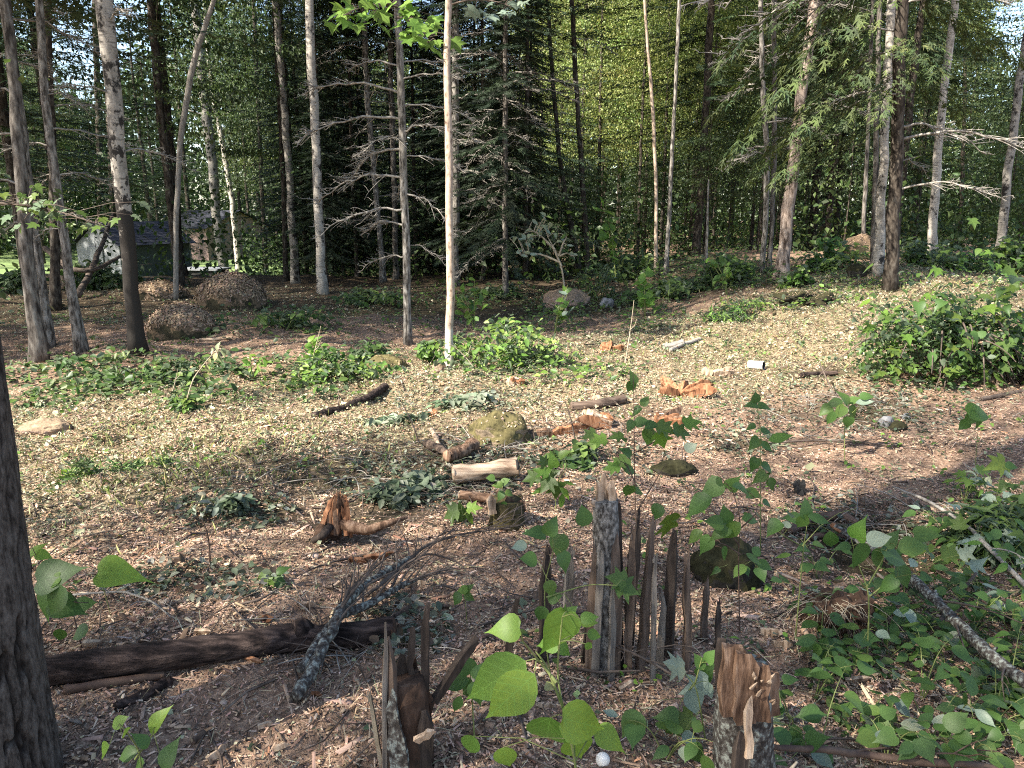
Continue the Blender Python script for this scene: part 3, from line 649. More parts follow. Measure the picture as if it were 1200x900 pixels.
photo_tree('sunlit_sapling_trunk', 'straight smooth sunlit tan trunk with a white foot in the middle of the clearing edge', 'tree', [(527, 434), (526, 380), (528, 330), (524, 250), (525, 170), (521, 100), (523, -30)], [13, 12, 12, 11, 11, 10, 9.5], 'bark_tan_foot', 11, 'birch', 9.2, cs=.45)
photo_tree('shaded_slim_tree', 'leaning slim trunk with a sunlit lower stretch left of the dead-branched spruce', 'tree', [(450, 332), (446, 280), (438, 190), (430, 90), (428, -10)], [10, 8, 8, 8, 8], 'bark_spruce', 14, 'spruce', 4.5, D_(8, 1.4, 6, .8, 1.4, 9), limbs=False)
photo_tree('shaded_slim_tree', 'slim shaded trunk hidden close behind the dead-branched spruce', 'tree', [(464, 328), (463, 250), (459, 150), (456, -10)], [9, 8, 8, 7], 'bark_grey', 14, 'spruce', 4.5, D_(8, 1.4, 6, .8, 1.4, 10), limbs=False)
photo_tree('lichen_spruce', 'grey spruce half hidden behind the sunlit tan trunk, dead limbs reaching right', 'tree', [(534, 335), (534, 240), (533, 120), (533, -10)], [12, 11, 11, 10], 'bark_spruce', 15, 'spruce', 5, [(2.6, -.1, 1.5, .12), (2.9, .25, 1.6, .0), (3.3, -.35, 1.5, .1), (3.6, .1, 1.8, .1), (4.2, -.2, 1.8, 0), (4.7, .3, 1.7, -.1), (2.2, .4, 1.2, .2), (3.9, 2.8, 1.4, .1), (5.1, 0, 1.6, -.1), (5.5, 3.3, 1.5, 0)], limbs=False)
photo_tree('drooping_spruce', 'shaggy spruce with drooping grey-green boughs in the dark centre of the forest edge', 'tree', [(592, 347), (592, 250), (592, 120), (592, -10)], [9, 8, 7, 6], 'bark_grey', 14, 'spruce', .15, D_(26, .9, 5.2, .8, 1.5, 12, .45), limbs=False, cs=.9)
photo_tree('black_spruce_trunk', 'upright black trunk right of the shaggy drooping spruce', 'tree', [(690, 326), (685, 250), (678, 150), (671, 20), (669, -20)], [10, 8, 7, 7, 6], 'bark_dark', 16, 'pine', 2, D_(7, 3, 8, .7, 1.2, 13), limbs=False)
photo_tree('leaning_black_trunk', 'leaning black trunk just left of the upright black one', 'tree', [(679, 322), (669, 260), (656, 190), (647, 80), (641, -10)], [10, 9, 7, 6, 5], 'bark_dark', 14, 'pine', 3, D_(6, 3, 7, .7, 1.1, 14), limbs=False)
photo_tree('slender_aspen', 'very slender pale aspen stem, left of the two before bright foliage', 'tree', [(768, 322), (769, 240), (765, 140), (756, 40), (752, -20)], [6, 5, 5, 4, 4], 'bark_tan', 12, 'low_maple', 6.4, limbs=False)
photo_tree('slender_aspen', 'very slender pale aspen stem, right of the two before bright foliage', 'tree', [(780, 322), (785, 240), (791, 120), (797, -10)], [7, 6, 5, 5], 'bark_spruce', 12, 'low_maple', 6.8, limbs=False)
photo_tree('slim_pole_tree', 'thin pale pole of a young tree low in front of the dark right wood', 'tree', [(827, 326), (829, 280), (832, 210)], [5, 4, 2], 'bark_spruce', 0, None)
photo_tree('paired_trunk', 'paler left trunk of the close pair behind the leaning red-barked pine', 'tree', [(892, 322), (897, 250), (897, 170), (890, 120), (886, -10)], [8, 8, 8, 7, 6], 'bark_spruce', 14, 'birch', 10, D_(5, 2, 5, .8, 1.3, 15), limbs=False)
photo_tree('paired_trunk', 'greyer right trunk of the close pair behind the leaning red-barked pine', 'tree', [(901, 320), (906, 240), (908, 140), (908, -10)], [7, 7, 7, 6], 'bark_grey', 14, 'birch', 10, D_(5, 2, 5, .8, 1.3, 16), limbs=False)
photo_tree('leaning_pine', 'leaning red-barked pine at the head of the sunny slope', 'tree', [(915, 328), (921, 290), (931, 200), (943, 110), (955, 40), (964, -20)], [22, 18, 17, 16, 14, 13], 'bark_pine', 15, 'pine', 2.5, D_(6, 2.2, 6, .8, 1.4, 17), limbs=False)
photo_tree('dark_slope_tree', 'dark scaly trunk at the right with the leafy brush heap at its foot', 'tree', [(1044, 338), (1046, 250), (1048, 130), (1051, -20)], [20, 18, 17, 16], 'bark_dark', 15, 'hemlock', 3.0, D_(14, 1.4, 5.5, .8, 1.7, 18)+[(4.3, 2.9, 2.4, .1), (4.7, 3.3, 2.6, .15), (4.0, 3.1, 2.0, .0), (5.0, 2.7, 2.4, .1)], live=[(2.4, 3.0, 1.7, .35), (2.9, 3.3, 2.2, .45), (3.2, 2.8, 2.4, .5), (3.4, 3.6, 2.3, .4), (3.6, 2.5, 2.5, .55), (3.8, 3.1, 2.9, .5), (4.1, 3.5, 2.6, .45), (4.3, 2.8, 3.0, .45), (4.6, 3.2, 2.8, .35), (3.0, .2, 1.5, .3), (3.9, -.3, 1.8, .3), (4.4, .4, 2.0, .3), (3.5, 4.6, 1.6, .3), (3.1, 4.1, 1.4, .4)], limbs=False)
photo_tree('slope_birch', 'white birch pressed close behind the dark scaly trunk on the slope', 'tree', [(1030, 322), (1033, 230), (1039, 120), (1048, -20)], [15, 13, 12, 12], 'birch', 15, 'birch', 10.5)
photo_tree('slope_grey_trunk', 'plain grey trunk left of the white slope birch', 'tree', [(1024, 318), (1027, 230), (1032, 120), (1036, -10)], [9, 8, 7, 6], 'bark_grey', 14, 'hemlock', 3.5, limbs=False)
photo_tree('leaning_white_birch', 'sunlit white birch leaning right above the green slope brush', 'tree', [(1093, 302), (1094, 220), (1099, 130), (1108, 50), (1114, -10)], [14, 12, 11, 10, 10], 'birch', 15, 'birch', 10.5)
photo_tree('edge_birch', 'grey birch at the far right edge leaning out of the picture', 'tree', [(1171, 308), (1180, 220), (1192, 130), (1203, 50), (1212, -10)], [13, 12, 11, 10, 10], 'birch_grey', 15, 'birch', 10.5)
photo_tree('thin_dark_trunk', 'thin dark trunk between the leaning white birch and the edge birch', 'tree', [(1124, 292), (1128, 220), (1132, 130), (1134, -10)], [6, 6, 5, 5], 'bark_dark', 14, 'hemlock', 4, limbs=False)
photo_tree('thin_grey_trunk', 'thin grey trunk in the dark wood left of the slope birches', 'tree', [(1011, 300), (1013, 220), (1016, 120), (1018, -10)], [6, 6, 5, 5], 'bark_grey', 14, 'birch', 10, limbs=False)
# leafy maple bough hanging in at the left, and the bright one over the dead-branched spruce
def bough(tree, px_from, px_to, dist, n, size, kind, seed, spread):
    rg = random.Random(seed); base = Vector(tree.location); a = onY(*px_from, dist)-base; e = onY(*px_to, dist*.96)-base
    pts = bez(a, a.lerp(e, .5)+Vector((0, 0, .12)), e, 10); mb = MB(); mb.tube(pts, np.linspace(.012, .003, 10), 5, False)
    lv = []
    for i in range(n):
        p = pts[rg.randint(1, 9)]; q = p+Vector((rg.gauss(0, spread), rg.gauss(0, spread), rg.gauss(-.02, spread*.35)))
        mb.tube([p, p.lerp(q, .6)+Vector((0, 0, .03)), q], [.004, .003, .0015], 3, False); lv.append(q)
    br = mb.build('leafy_branch', M['twig'], tree)
    for q in lv:
        az = rg.random()*6.28; put_leaf(br, kind, q, (math.cos(az), math.sin(az), -rg.uniform(.2, .8)), (rg.gauss(0, .3), rg.gauss(0, .3)-.2, 1), size*rg.uniform(.7, 1.2))
bough(lt, (-30, 240), (112, 262), 6.2, 46, .10, 'maple', 5, .22)
bough(ms, (466, 8), (402, 18), 8.6, 34, .17, 'maple_bright', 6, .22)
bough(ms, (466, 20), (502, 50), 8.7, 26, .16, 'maple_bright', 7, .18)
bough(ms, (530, 5), (600, 8), 9.0, 16, .15, 'maple_silver', 8, .16)

# near trunk at the left edge: deep fissures in the mesh itself
def near_trunk():
    Y0 = 1.86; e0, e1 = onY(54, 900, Y0), onY(-15, 405, Y0); zb = gz(-1.5, Y0)-.05; sl = (e1.x-e0.x)/(e1.z-e0.z)
    R0, tp = .155, .0055; bx = e0.x-R0-.022+sl*(zb-e0.z)-.004*(zb-e0.z); lean = sl+tp
    root = thing('fissured_trunk', 'close fissured grey-brown trunk cut off by the left edge beside the fallen log', 'tree', (bx, Y0, zb))
    n, k, H = 220, 420, 12.0; z = np.concatenate([np.linspace(0, 2.6, k-30), np.linspace(2.65, H, 30)]); th = np.linspace(0, 2*math.pi, n, endpoint=False)
    zz, tt = np.meshgrid(z, th, indexing='ij'); cx, sx = np.cos(tt), np.sin(tt)
    w1 = vnoise(tt*36/6.2832+1.1*vnoise(zz*3.2, tt*2.5+4), zz*3.4+1.5*vnoise(tt*3, zz*2))+.35*vnoise(tt*72/6.2832, zz*14); w2 = vnoise(tt*9+20, zz*11+7)
    per = np.cos(tt)
    q = np.abs(w1)*2; ridge = np.clip(q*4.2, 0, 1)**.9
    r = .155*(1-.035*zz)*(1+.12*np.exp(-zz*5))+.022*ridge+.006*w2
    V = np.stack([r*cx+lean*np.minimum(zz, 3.5)+.3*lean*np.maximum(zz-3.5, 0), r*sx, zz], -1).reshape(-1, 3); i = np.arange(k-1)[:, None]*n; j = np.arange(n)[None]
    a, b_, c, d = i+j, i+(j+1) % n, i+n+(j+1) % n, i+n+j
    T = np.concatenate([np.stack([a, b_, c], -1).reshape(-1, 3), np.stack([a, c, d], -1).reshape(-1, 3)])
    col = np.stack([ridge.ravel()]*3, 1)
    m, nt, b, out = newmat('bark_deep_fissured')
    at = nt.nodes.new('ShaderNodeAttribute'); at.attribute_name = 'Col'
    f = noise(nt, 1, (60, 60, 22), 8, .75); c1 = ramp(nt, f, [(.38, (.025, .020, .017)), (.5, (.078, .065, .056)), (.66, (.14, .122, .108))])
    nt.links.new(mix(nt, at.outputs['Color'], (.012, .009, .008), c1), b.inputs['Base Color']); b.inputs['Roughness'].default_value = .95; b.inputs['Specular IOR Level'].default_value = .1
    bump(nt, b, f, .8, .008)
    obj('trunk', np_mesh('fissured_trunk', V, T, col, m, True), root)
    o = obj('crown', CR['maple'][0], root, (-.6, 0, 4.5))
    obj('limbs', limb_mesh(5, 12, 7.5, 9, 1.6, .5, M['bark_dark'], .03), root)
near_trunk()

# ------------------------------------------------------------------ the wood behind: each tree an object, meshes shared by kind
TR = {}
for k_, (H_, r_, m_) in dict(maple=(13.5, .10, 'bark_dark'), thin_maple=(13.5, .10, 'bark_dark'), low_maple=(6, .025, 'bark_dark'), aspen=(16, .07, 'bark_dark'), spruce=(15, .085, 'bark_dark'), hemlock=(15, .12, 'bark_dark'), pine=(15, .13, 'bark_dark')).items():
    TR[k_] = (trunk_mesh([(0, 0, -.2), (.05, .02, H_*.3), (-.04, .05, H_*.7), (0, 0, H_)], [r_, r_*.85, r_*.55, r_*.15], M[m_], 900+len(TR), 9),
              limb_mesh(950+len(TR), H_-.5, dict(maple=4.5, thin_maple=4.5, low_maple=1.5, aspen=5, spruce=1, hemlock=2, pine=3)[k_], 14, dict(low_maple=.8, spruce=1.3).get(k_, 1.9), dict(maple=.6, thin_maple=.6, low_maple=.6, aspen=.7).get(k_, -.12), M['bark_dark'], .015))
def wood_tree(kind, x, y, s, label, group):
    nm = dict(low_maple='young_maple', thin_maple='maple').get(kind, kind); nm = nm if nm in ('young_maple', 'aspen', 'spruce') else nm+'_tree'
    root = thing(nm, label, 'tree', (x, y, gz(x, y)), group, RNG.random()*6.28); root.scale = (s, s, s*RNG.uniform(.92, 1.1))
    obj('trunk', TR[kind][0], root); obj('limbs', TR[kind][1], root); obj('crown', CR[kind][RNG.integers(2)], root); return root
NAMED = [(600+FPX*o.location.x/o.location.y, o.location.y) for o in COL.objects if o.parent is None and o.get('category') in ('tree', 'dead tree') and o.location.y > 5]
0 and print('NAMED', [(round(a), round(b_, 1)) for a, b_ in NAMED])
placed = [tuple(o.location[:2]) for o in COL.objects if o.parent is None and o.get('category') in ('tree', 'dead tree')]
ZONES = {                                                           # px range, y range, count, kinds, label, group
 'a': (325, 625, 17.5, 32, 40, ['spruce', 'spruce', 'spruce', 'hemlock'], 'dark spruce massed in the deep shade behind the dead-branched trunks', 'dark spruces in the shaded middle of the wood'),
 'b': (590, 700, 20, 28, 5, ['hemlock', 'low_maple'], 'shaded evergreen behind the two black trunks', 'evergreens behind the black trunks'),
 'c': (560, 960, 25, 46, 34, ['aspen', 'aspen', 'aspen', 'maple'], 'bright yellow-green broadleaf tree deep in the wood beyond the slender aspens', 'sunlit broadleaf trees deep in the wood'),
 'd': (800, 1280, 19.5, 34, 22, ['maple', 'hemlock', 'maple', 'low_maple', 'aspen'], 'mid-green hemlock or maple crowded behind the right-hand slope', 'crowded trees behind the slope'),
 'e': (210, 420, 21, 40, 32, ['maple', 'hemlock', 'hemlock', 'low_maple', 'spruce'], 'dim green tree filling the gaps behind the tall birches', 'dim trees behind the birches'),
 'f': (-120, 210, 34, 60, 24, ['pine', 'hemlock', 'maple', 'pine'], 'loose tree near the lawn and shed behind the left trunks', 'trees round the lawn and shed'),
 'i': (-110, 320, 16.5, 20, 10, ['maple', 'pine', 'maple', 'hemlock'], 'tree whose dim crown hangs high over the shed and lawn', 'trees with crowns over the shed and lawn'),
 'g': (-100, 1300, 42, 66, 46, ['maple', 'aspen', 'hemlock', 'pine'], 'distant tree closing the view at the back of the wood', 'distant trees at the back of the wood'),
 'h': (700, 1200, 18.5, 30, 14, ['low_maple'], 'young green tree at the wood edge right of the black trunks', 'young trees right of the black trunks'),
}
MARKS = [(34, 'rough-barked left trunk'), (90, 'slender leaning trunk'), (156, 'dark-footed birch'), (205, 'bent bare snag'), (262, 'leaning grey birch'), (281, 'slim whitish birch'), (312, 'thin dark trunk beside the slim birch'), (347, 'tall mottled birch'), (378, 'tall scarred birch'), (450, 'leaning half-lit trunk'), (478, 'dead-branched spruce'), (527, 'sunlit tan trunk'), (592, 'shaggy drooping spruce'), (678, 'leaning black trunk'), (690, 'upright black trunk'), (768, 'left slender aspen'), (780, 'right slender aspen'), (827, 'thin pale pole'), (895, 'close pair of trunks'), (915, 'red-barked pine'), (1011, 'thin grey trunk on the slope'), (1028, 'white slope birch'), (1044, 'dark scaly trunk'), (1093, 'leaning white birch'), (1124, 'thin dark trunk by the leaning birch'), (1171, 'edge birch')]
TODO, WOOD = [], []
for z_, (p0, p1, y0, y1, n_, kinds, lab, grp) in ZONES.items():
    k = tries = 0
    while k < n_ and tries < 4000:
        tries += 1; y_ = math.sqrt(RNG.uniform(y0*y0, y1*y1)); x_ = (RNG.uniform(p0, p1)-600)/FPX*y_
        if -17 < x_ < -7.5 and 20 < y_ < 42 and z_ != 'g': continue                       # shed, lawn and house stand here
        if any(abs(600+FPX*x_/y_-a) < (26 if z_ in 'ab' else 45) and y_ < b_+1.0 for a, b_ in NAMED): continue
        if z_ == 'f' and x_ > -20 and y_ < 60 and RNG.random() < .4: continue
        if min((x_-a)**2+(y_-b_)**2 for a, b_ in placed) < (1.0 if z_ in 'ab' else 1.7)**2: continue
        placed.append((x_, y_)); kd = kinds[RNG.integers(len(kinds))]
        lb = lab
        if z_ != 'g':
            px_ = 600+FPX*x_/y_; mk = min(MARKS, key=lambda q: abs(q[0]-px_)); kp = {'a': 'dark spruce', 'c': 'bright broadleaf tree'}.get(z_, {'low_maple': 'young maple'}.get(kd, kd)) if kd != 'hemlock' or z_ != 'a' else 'dark hemlock'
            TODO.append((kp, mk[1], y_, len(TODO)))
        ob = wood_tree(kd, x_, y_, RNG.uniform(*dict(a=(.5, .7), b=(.5, .7), e=(.55, .75), h=(.6, .9), d=(.7, 1.0)).get(z_, (.8, 1.2))), lb, grp); k += 1
        if z_ != 'g': WOOD.append(ob)
ORD = ['first', 'second', 'third', 'fourth', 'fifth', 'sixth', 'seventh', 'eighth', 'ninth', 'tenth', 'eleventh', 'twelfth', 'thirteenth', 'fourteenth', 'fifteenth']
for kp, mk in sorted(set(q[:2] for q in TODO)):
    for r_, (_, _, y_, i_) in enumerate(sorted([q for q in TODO if q[:2] == (kp, mk)], key=lambda q: q[2])): WOOD[i_]['label'] = f'{kp} in the wood, {ORD[r_]} one back behind the {mk}'
# trees round the clearing that stand outside the view and shade it
for i, (x_, y_, kd, s_) in enumerate([(-8.2, -3.0, 'thin_maple', 1.0), (-4.9, -1.3, 'thin_maple', 1.0), (-3.35, 3.4, 'low_maple', .55), (-6.2, -6.6, 'thin_maple', 1.0), (-2.6, -9.0, 'thin_maple', 1.), (-11, -9.0, 'thin_maple', 1.1), (-19, 4, 'pine', 1.2), (-22, 9, 'hemlock', 1.2), (-17.5, 14.5, 'maple', 1.1), (-22, 16, 'pine', 1.2), (-20, 20, 'hemlock', 1.1), (-20.5, 26.5, 'hemlock', 1.1), (-22.5, 24, 'maple', 1.1), (-23, 29, 'hemlock', 1.2), (-9.5, 6.6, 'maple', 1.0), (-12.4, 5.2, 'hemlock', 1.05), (-11.5, 9.2, 'maple', 1.0), (-15, 7.5, 'pine', 1.1), (-14.5, 11.5, 'maple', 1.05), (-17, -7, 'hemlock', 1.2), (13, 2, 'maple', 1.)]):
    wood_tree(kd, x_, y_, s_, 'forest tree standing outside the view round the clearing', 'trees outside the view')
# far-off woodland mass
rg = np.random.default_rng(99); n = 150000
a = rg.uniform(-.95, .95, n); r = rg.uniform(72, 92, n); zt = 21+9*vnoise(a*14, r*.05)*2
P = np.stack([np.sin(a)*r, np.cos(a)*r, -2.5+zt*rg.random(n)**.8], 1); d = rg.normal(size=(n, 3)); nor = rg.normal(size=(n, 3)); nor[:, 1] -= .6
V, T, C = scatter(*LEAF5, P, d, nor, rg.uniform(.3, .75, n), pick(GRN+PIN, n, None, .2, rg))
tag(obj('distant_woods', np_mesh('distant_woods', V, T, C, M['lf_crown'])), 'hazy far-off mass of green woodland closing the horizon', 'woods', kind='stuff')

# ------------------------------------------------------------------ shed, house and cart by the lawn
def gable_house(name, label, cat, loc, rz, L, Wd, wall_h, rise, wm, em, rm, over=.15):
    root = thing(name, label, cat, loc, None, rz); t = .08
    for sy in (-1, 1):
        mb = MB(); mb.box((0, sy*(Wd/2-t/2), wall_h/2), L-2*t, t, wall_h); mb.build('side_wall', wm, root, smooth=False)
    for sx in (-1, 1):
        mb = MB(); x0, x1 = sx*L/2, sx*(L/2-t)
        pr = [(-Wd/2, 0), (Wd/2, 0), (Wd/2, wall_h), (0, wall_h+rise), (-Wd/2, wall_h)]
        V = [(x0, a, b) for a, b in pr]+[(x1, a, b) for a, b in pr]; F = [(0, 1, 2, 3, 4), (9, 8, 7, 6, 5)]+[(i, i+5, (i+1) % 5+5, (i+1) % 5) for i in range(5)]
        mb.add(V, F); mb.build('gable_wall', em, root, smooth=False)
    rf = None
    for sy in (-1, 1):
        mb = MB(); sl = math.hypot(Wd/2+over, rise*(1+2*over/Wd)); ang = math.atan2(rise, Wd/2)
        Mx = Matrix.Rotation(-sy*ang, 3, 'X')
        rows = 9
        for k in range(rows):                                      # each course of shingles laps the one below
            q = (k+.5)/rows; c = Vector((0, sy*(Wd/2+over)*(1-q), wall_h+rise*q-rise*2*over/Wd*(1-q)+.05))
            mb.box(c, L+2*over, sl/rows*1.12, .03, Matrix.Rotation(-sy*ang+sy*.05, 3, 'X'))
        o = mb.build('roof', rm, root, smooth=False)
    return root
m_white = surf('siding_white', [(.3, (.17, .18, .19)), (.7, (.24, .25, .26))], 8, (1, 1, 6), 3, .6, .2, .004)
m_grey = surf('siding_grey_green', [(.3, (.055, .068, .075)), (.7, (.085, .10, .11))], 8, (1, 1, 6), 3, .7, .2, .004)
m_roof = surf('shingle_dark', [(.3, (.018, .02, .028)), (.7, (.045, .047, .06))], 30, (1, 1, 1), 4, .9, .4, .004)
m_brick = surf('house_wall_pinkish', [(.35, (.22, .15, .13)), (.7, (.36, .26, .23))], 12, (1, 1, 1), 4, .9, .4, .01)
p = onY(160, 300, 29.5)
shed = gable_house('garden_shed', 'small grey-green shed with a dark shingled roof and one white end wall', 'shed', (p.x, p.y, gz(p.x, p.y)), R(66), 3.3, 2.3, 1.75, .75, m_grey, m_white, m_roof)
mb = MB(); mb.box((-1.69, .1, .85), .04, .8, 1.6); mb.build('door', m_white, shed, smooth=False)
p = onY(255, 300, 50)
house = gable_house('house', 'pinkish walled house half hidden by leaves behind the shed', 'house', (p.x, p.y, gz(p.x, p.y)), R(-30), 4.6, 5, 2.0, 1.0, m_brick, m_brick, m_roof, .25)
p = onY(240, 318, 27.5)
cart = thing('garden_trailer', 'small white-topped trailer on the lawn right of the shed', 'trailer', (p.x, p.y, gz(p.x, p.y)), None, R(-10))
mb = MB(); mb.box((0, 0, .55), 1.45, .8, .5); mb.build('body', M['black'], cart, smooth=False)
mb = MB(); mb.box((0, 0, .84), 1.6, .95, .07); mb.build('lid', m_white, cart, smooth=False)
mb = MB(); mb.box((-.76, 0, .56), .06, .86, .44); mb.build('side_panel', m_white, cart, smooth=False)
for sx in (-.45, .45):
    mb = MB(); mb.tube([(sx, -.42, .28), (sx, .42, .28)], .28, 12); mb.build('wheel', M['black'], cart)

# ------------------------------------------------------------------ boulders, rocks, mounds
def boulder(name, label, px, wpx, hpx, mat, seed, cat='boulder', depth=.8, sink=.35, litter=0, group=None, rot=0.0, lump=.22, pal=None):
    """px: foot centre in the photograph, wpx/hpx its width and visible height there"""
    b0 = G(*px); u = ppm(b0); a = wpx*u/2; hh = hpx*u*1.05
    bm = bmesh.new(); bmesh.ops.create_icosphere(bm, subdivisions=5 if wpx > 25 else 4, radius=1)
    rg = np.random.default_rng(seed); off = Vector(rg.random(3)*50)
    for v in bm.verts:
        q = v.co.copy(); k = 1+lump*mnoise.noise(q*1.3+off)+lump*.55*mnoise.noise(q*3.1+off)+lump*.25*mnoise.noise(q*8+off)+lump*.12*mnoise.noise(q*19+off)
        q = q*k; v.co = Vector((q.x*a, q.y*a*depth, (q.z*(1+sink)*hh*.5)+hh*(1-(1+sink)*.5)))
    me = bpy.data.meshes.new(name); bm.to_mesh(me); bm.free(); me.materials.append(M[mat]); me.polygons.foreach_set('use_smooth', [True]*len(me.polygons))
    o = obj(name, me, None, b0+Vector((0, a*depth*.55, 0))); o.rotation_euler.z = rot; tag(o, label, cat, group)
    if litter:
        nz = np.array([list(v.normal) for v in me.vertices]); co = np.array([list(v.co) for v in me.vertices])
        idx = np.nonzero(nz[:, 2]+rg.normal(size=len(nz))*.12 > .38)[0]; idx = rg.choice(idx, litter); n = litter
        P = co[idx]+rg.normal(size=(n, 3))*a*.03+nz[idx]*.006; d = np.cross(nz[idx], rg.normal(size=(n, 3))); nor = nz[idx]+rg.normal(size=(n, 3))*.3
        V, T, C = scatter(*SHARD, P, d, nor, rg.uniform(.025, .06, n)*min(1, max(.35, a/.5)), pick([(.30, .215, .15), (.25, .175, .12), (.34, .25, .175), (.20, .15, .11)], n, None, .15, rg), rg.uniform(.012, .03, n)*min(1, max(.35, a/.5)))  # chip tones, raised so the colour stands in for sun on the tops
        tag(obj('litter_cover', np_mesh('litter_cover', V, T, C, M['chips']), o), kind='stuff')
    return o
boulder('boulder', 'chip-covered boulder with a dark mossy face, the nearer of the two left of centre', (206, 396), 78, 36, 'boulder', 1, litter=5000, lump=.07, sink=.95)
boulder('boulder', 'larger humped boulder capped with chips at the foot of the leaning grey birch', (266, 362), 84, 38, 'boulder', 2, litter=6000, lump=.07, sink=.95)
boulder('boulder', 'low hump under chips behind the dark-footed birch', (180, 352), 70, 20, 'boulder', 21, litter=1500, lump=.15, sink=.9)
boulder('mossy_rock', 'round mossy rock in the middle of the clearing above the pale cut log', (586, 520), 72, 31, 'boulder_moss', 3, litter=110, sink=.6)
boulder('rock', 'low tan rock left of the foot of the sunlit tan trunk', (452, 436), 50, 17, 'boulder_moss', 4, litter=80, sink=.6)
boulder('rock', 'tiny orange-brown rock touching the white foot of the tan trunk', (514, 437), 16, 14, 'boulder_pink', 14)
boulder('rock', 'pinkish flat rock at the left end of the sunlit strip', (48, 508), 62, 13, 'boulder_pink', 5, sink=.5, depth=.6)
boulder('rock', 'orange-topped rock in the shade below the arching pale sapling', (663, 359), 56, 18, 'boulder_pink', 6, depth=.7)
boulder('rock', 'small grey rock right of the orange-topped rock', (712, 360), 16, 10, 'stone', 7)
boulder('rock', 'dark rock on the slope left of the pressed birches', (1006, 326), 22, 15, 'boulder_dark', 8)
boulder('root_mound', 'brown torn root mound on the dark crest behind the dark slope rock', (1012, 304), 44, 26, 'boulder', 9, cat='root mound', litter=300)
boulder('mossy_boulder', 'dark mossy boulder under a snapped slab in the right foreground', (858, 690), 84, 52, 'boulder_dark', 10, litter=0, lump=.2, sink=.6)
boulder('rock', 'flat dark grey rock under the tall sapling in the middle', (792, 556), 52, 13, 'boulder_dark', 11, depth=.6, sink=.7)
boulder('stone', 'pair-topping bluish grey stone in the chips below the brush heap', (1040, 500), 17, 11, 'stone', 12, cat='stone')
boulder('stone', 'darker bluish grey stone touching the paler one below the brush heap', (1055, 505), 20, 10, 'boulder_dark', 13, cat='stone')
boulder('stone', 'small pale stone right of the bluish grey pair', (1063, 492), 9, 7, 'stone', 15, cat='stone')
boulder('brush_mound', 'dark soil mound with torn roots on the slope above the pipe', (936, 356), 40, 13, 'boulder_dark', 16, cat='mound', lump=.6, litter=160)
boulder('brush_mound', 'second dark soil mound right of the first on the slope', (968, 358), 36, 11, 'boulder_dark', 17, cat='mound', lump=.6, litter=140)

# ------------------------------------------------------------------ logs, stumps, splintered wood
def log(name, label, pts, wpx, mat, end=None, cat='log', seed=0, n=14, rough=.07, lift=0.0, taper=1.0, group=None):
    A = [G(x, y) for x, y in pts]; b0 = A[0]; u = [ppm(q) for q in A]; k = len(A)
    W = [wpx*(1+(taper-1)*i/(k-1)) for i in range(k)]
    P = [(q-b0)+Vector((0, 0, W[i]*u[i]*.36+lift)) for i, q in enumerate(A)]
    fine, rr = [], []
    for i in range(k-1):
        for j in range(8): t = j/8; fine.append(P[i].lerp(P[i+1], t)); rr.append((W[i]*u[i]*(1-t)+W[i+1]*u[i+1]*t)/2)
    fine.append(P[-1]); rr.append(W[-1]*u[-1]/2)
    rg = random.Random(seed+3); rr = [q*(1+rg.uniform(-.5, .5)*rough) for q in rr]
    root = thing(name, label, cat, b0, group); mb = MB(); mb.tube(fine, rr, n, False, rough, seed); mb.build('bark', mat, root)
    for w_, (idx, s_) in enumerate(((0, -1), (-1, 1))):
        c = fine[idx]; d = (fine[1]-fine[0] if idx == 0 else fine[-1]-fine[-2]).normalized()*s_
        mb = MB(); mb.tube([c-d*.01, c+d*.006, c+d*rr[idx]*.22], [rr[idx]*.99, rr[idx]*.93, rr[idx]*.35], n, True, .1, seed+w_); mb.build('cut_end', (end or [mat, mat])[w_], root)
    return root
lg = log('fallen_log', 'long dark rotten log lying across the chips by the left trunk', [(50, 800), (150, 785), (250, 772), (345, 758), (400, 757), (462, 748)], 36, M['log'], [M['rot'], M['rot']], seed=2, taper=.85)
mb = MB()
for k_, (px_, py_, L_) in enumerate([(352, 756, .06)]):
    q = G(px_, py_)-lg.location+Vector((0, 0, .10)); mb.tube([q-Vector((0, 0, .05)), q+Vector((.02, -.02, -.01)), q+Vector((.01, -.03, L_*.4))], [.05, .04, .015], 7, True, .2, k_)
mb.build('branch_stub', M['log'], lg)
log('fallen_branch', 'smooth brown broken limb lying below the fallen log', [(78, 812), (135, 803), (192, 794)], 11, M['stem_brown'], cat='branch', seed=3, n=8)
log('bark_strip', 'black slab of bark lying below the brown limb', [(138, 832), (170, 818), (198, 802)], 13, M['log'], cat='bark', seed=4, n=6, rough=.2)
log('cut_log', 'short pale cut log with a dark end lying on the mossy stump', [(532, 572), (606, 563)], 21, M['wood_pale_x'], [M['wood_pale_x'], M['black']], seed=5, lift=.05, rough=.11)
log('log_slab', 'pinkish split slab under the pale cut log', [(540, 588), (562, 590), (582, 594)], 12, M['wood_rust_x'], [M['wood_pale_x'], M['wood_pale_x']], cat='slab', seed=6, n=7, lift=.02)
log('bark_slab', 'curved brown bark slab lying in the sunlit chips', [(670, 481), (700, 478), (731, 472)], 12, M['slat_x'], cat='bark', seed=7, n=7, rough=.12)
log('driftwood_stick', 'grey weathered stick at the far edge of the sunny chips', [(786, 412), (802, 405), (820, 399)], 5, M['dead_wood_x'], cat='stick', seed=8, n=7)
log('driftwood_stick', 'thicker pale grey root end just below the weathered stick', [(778, 410), (790, 408), (800, 405)], 9, M['dead_wood_x'], cat='stick', seed=9, n=7)
log('dark_log', 'short dark rotten log on the lit strip left of centre', [(368, 490), (400, 482), (430, 470), (452, 456)], 9, M['log'], cat='log', seed=10, n=7, rough=.15)
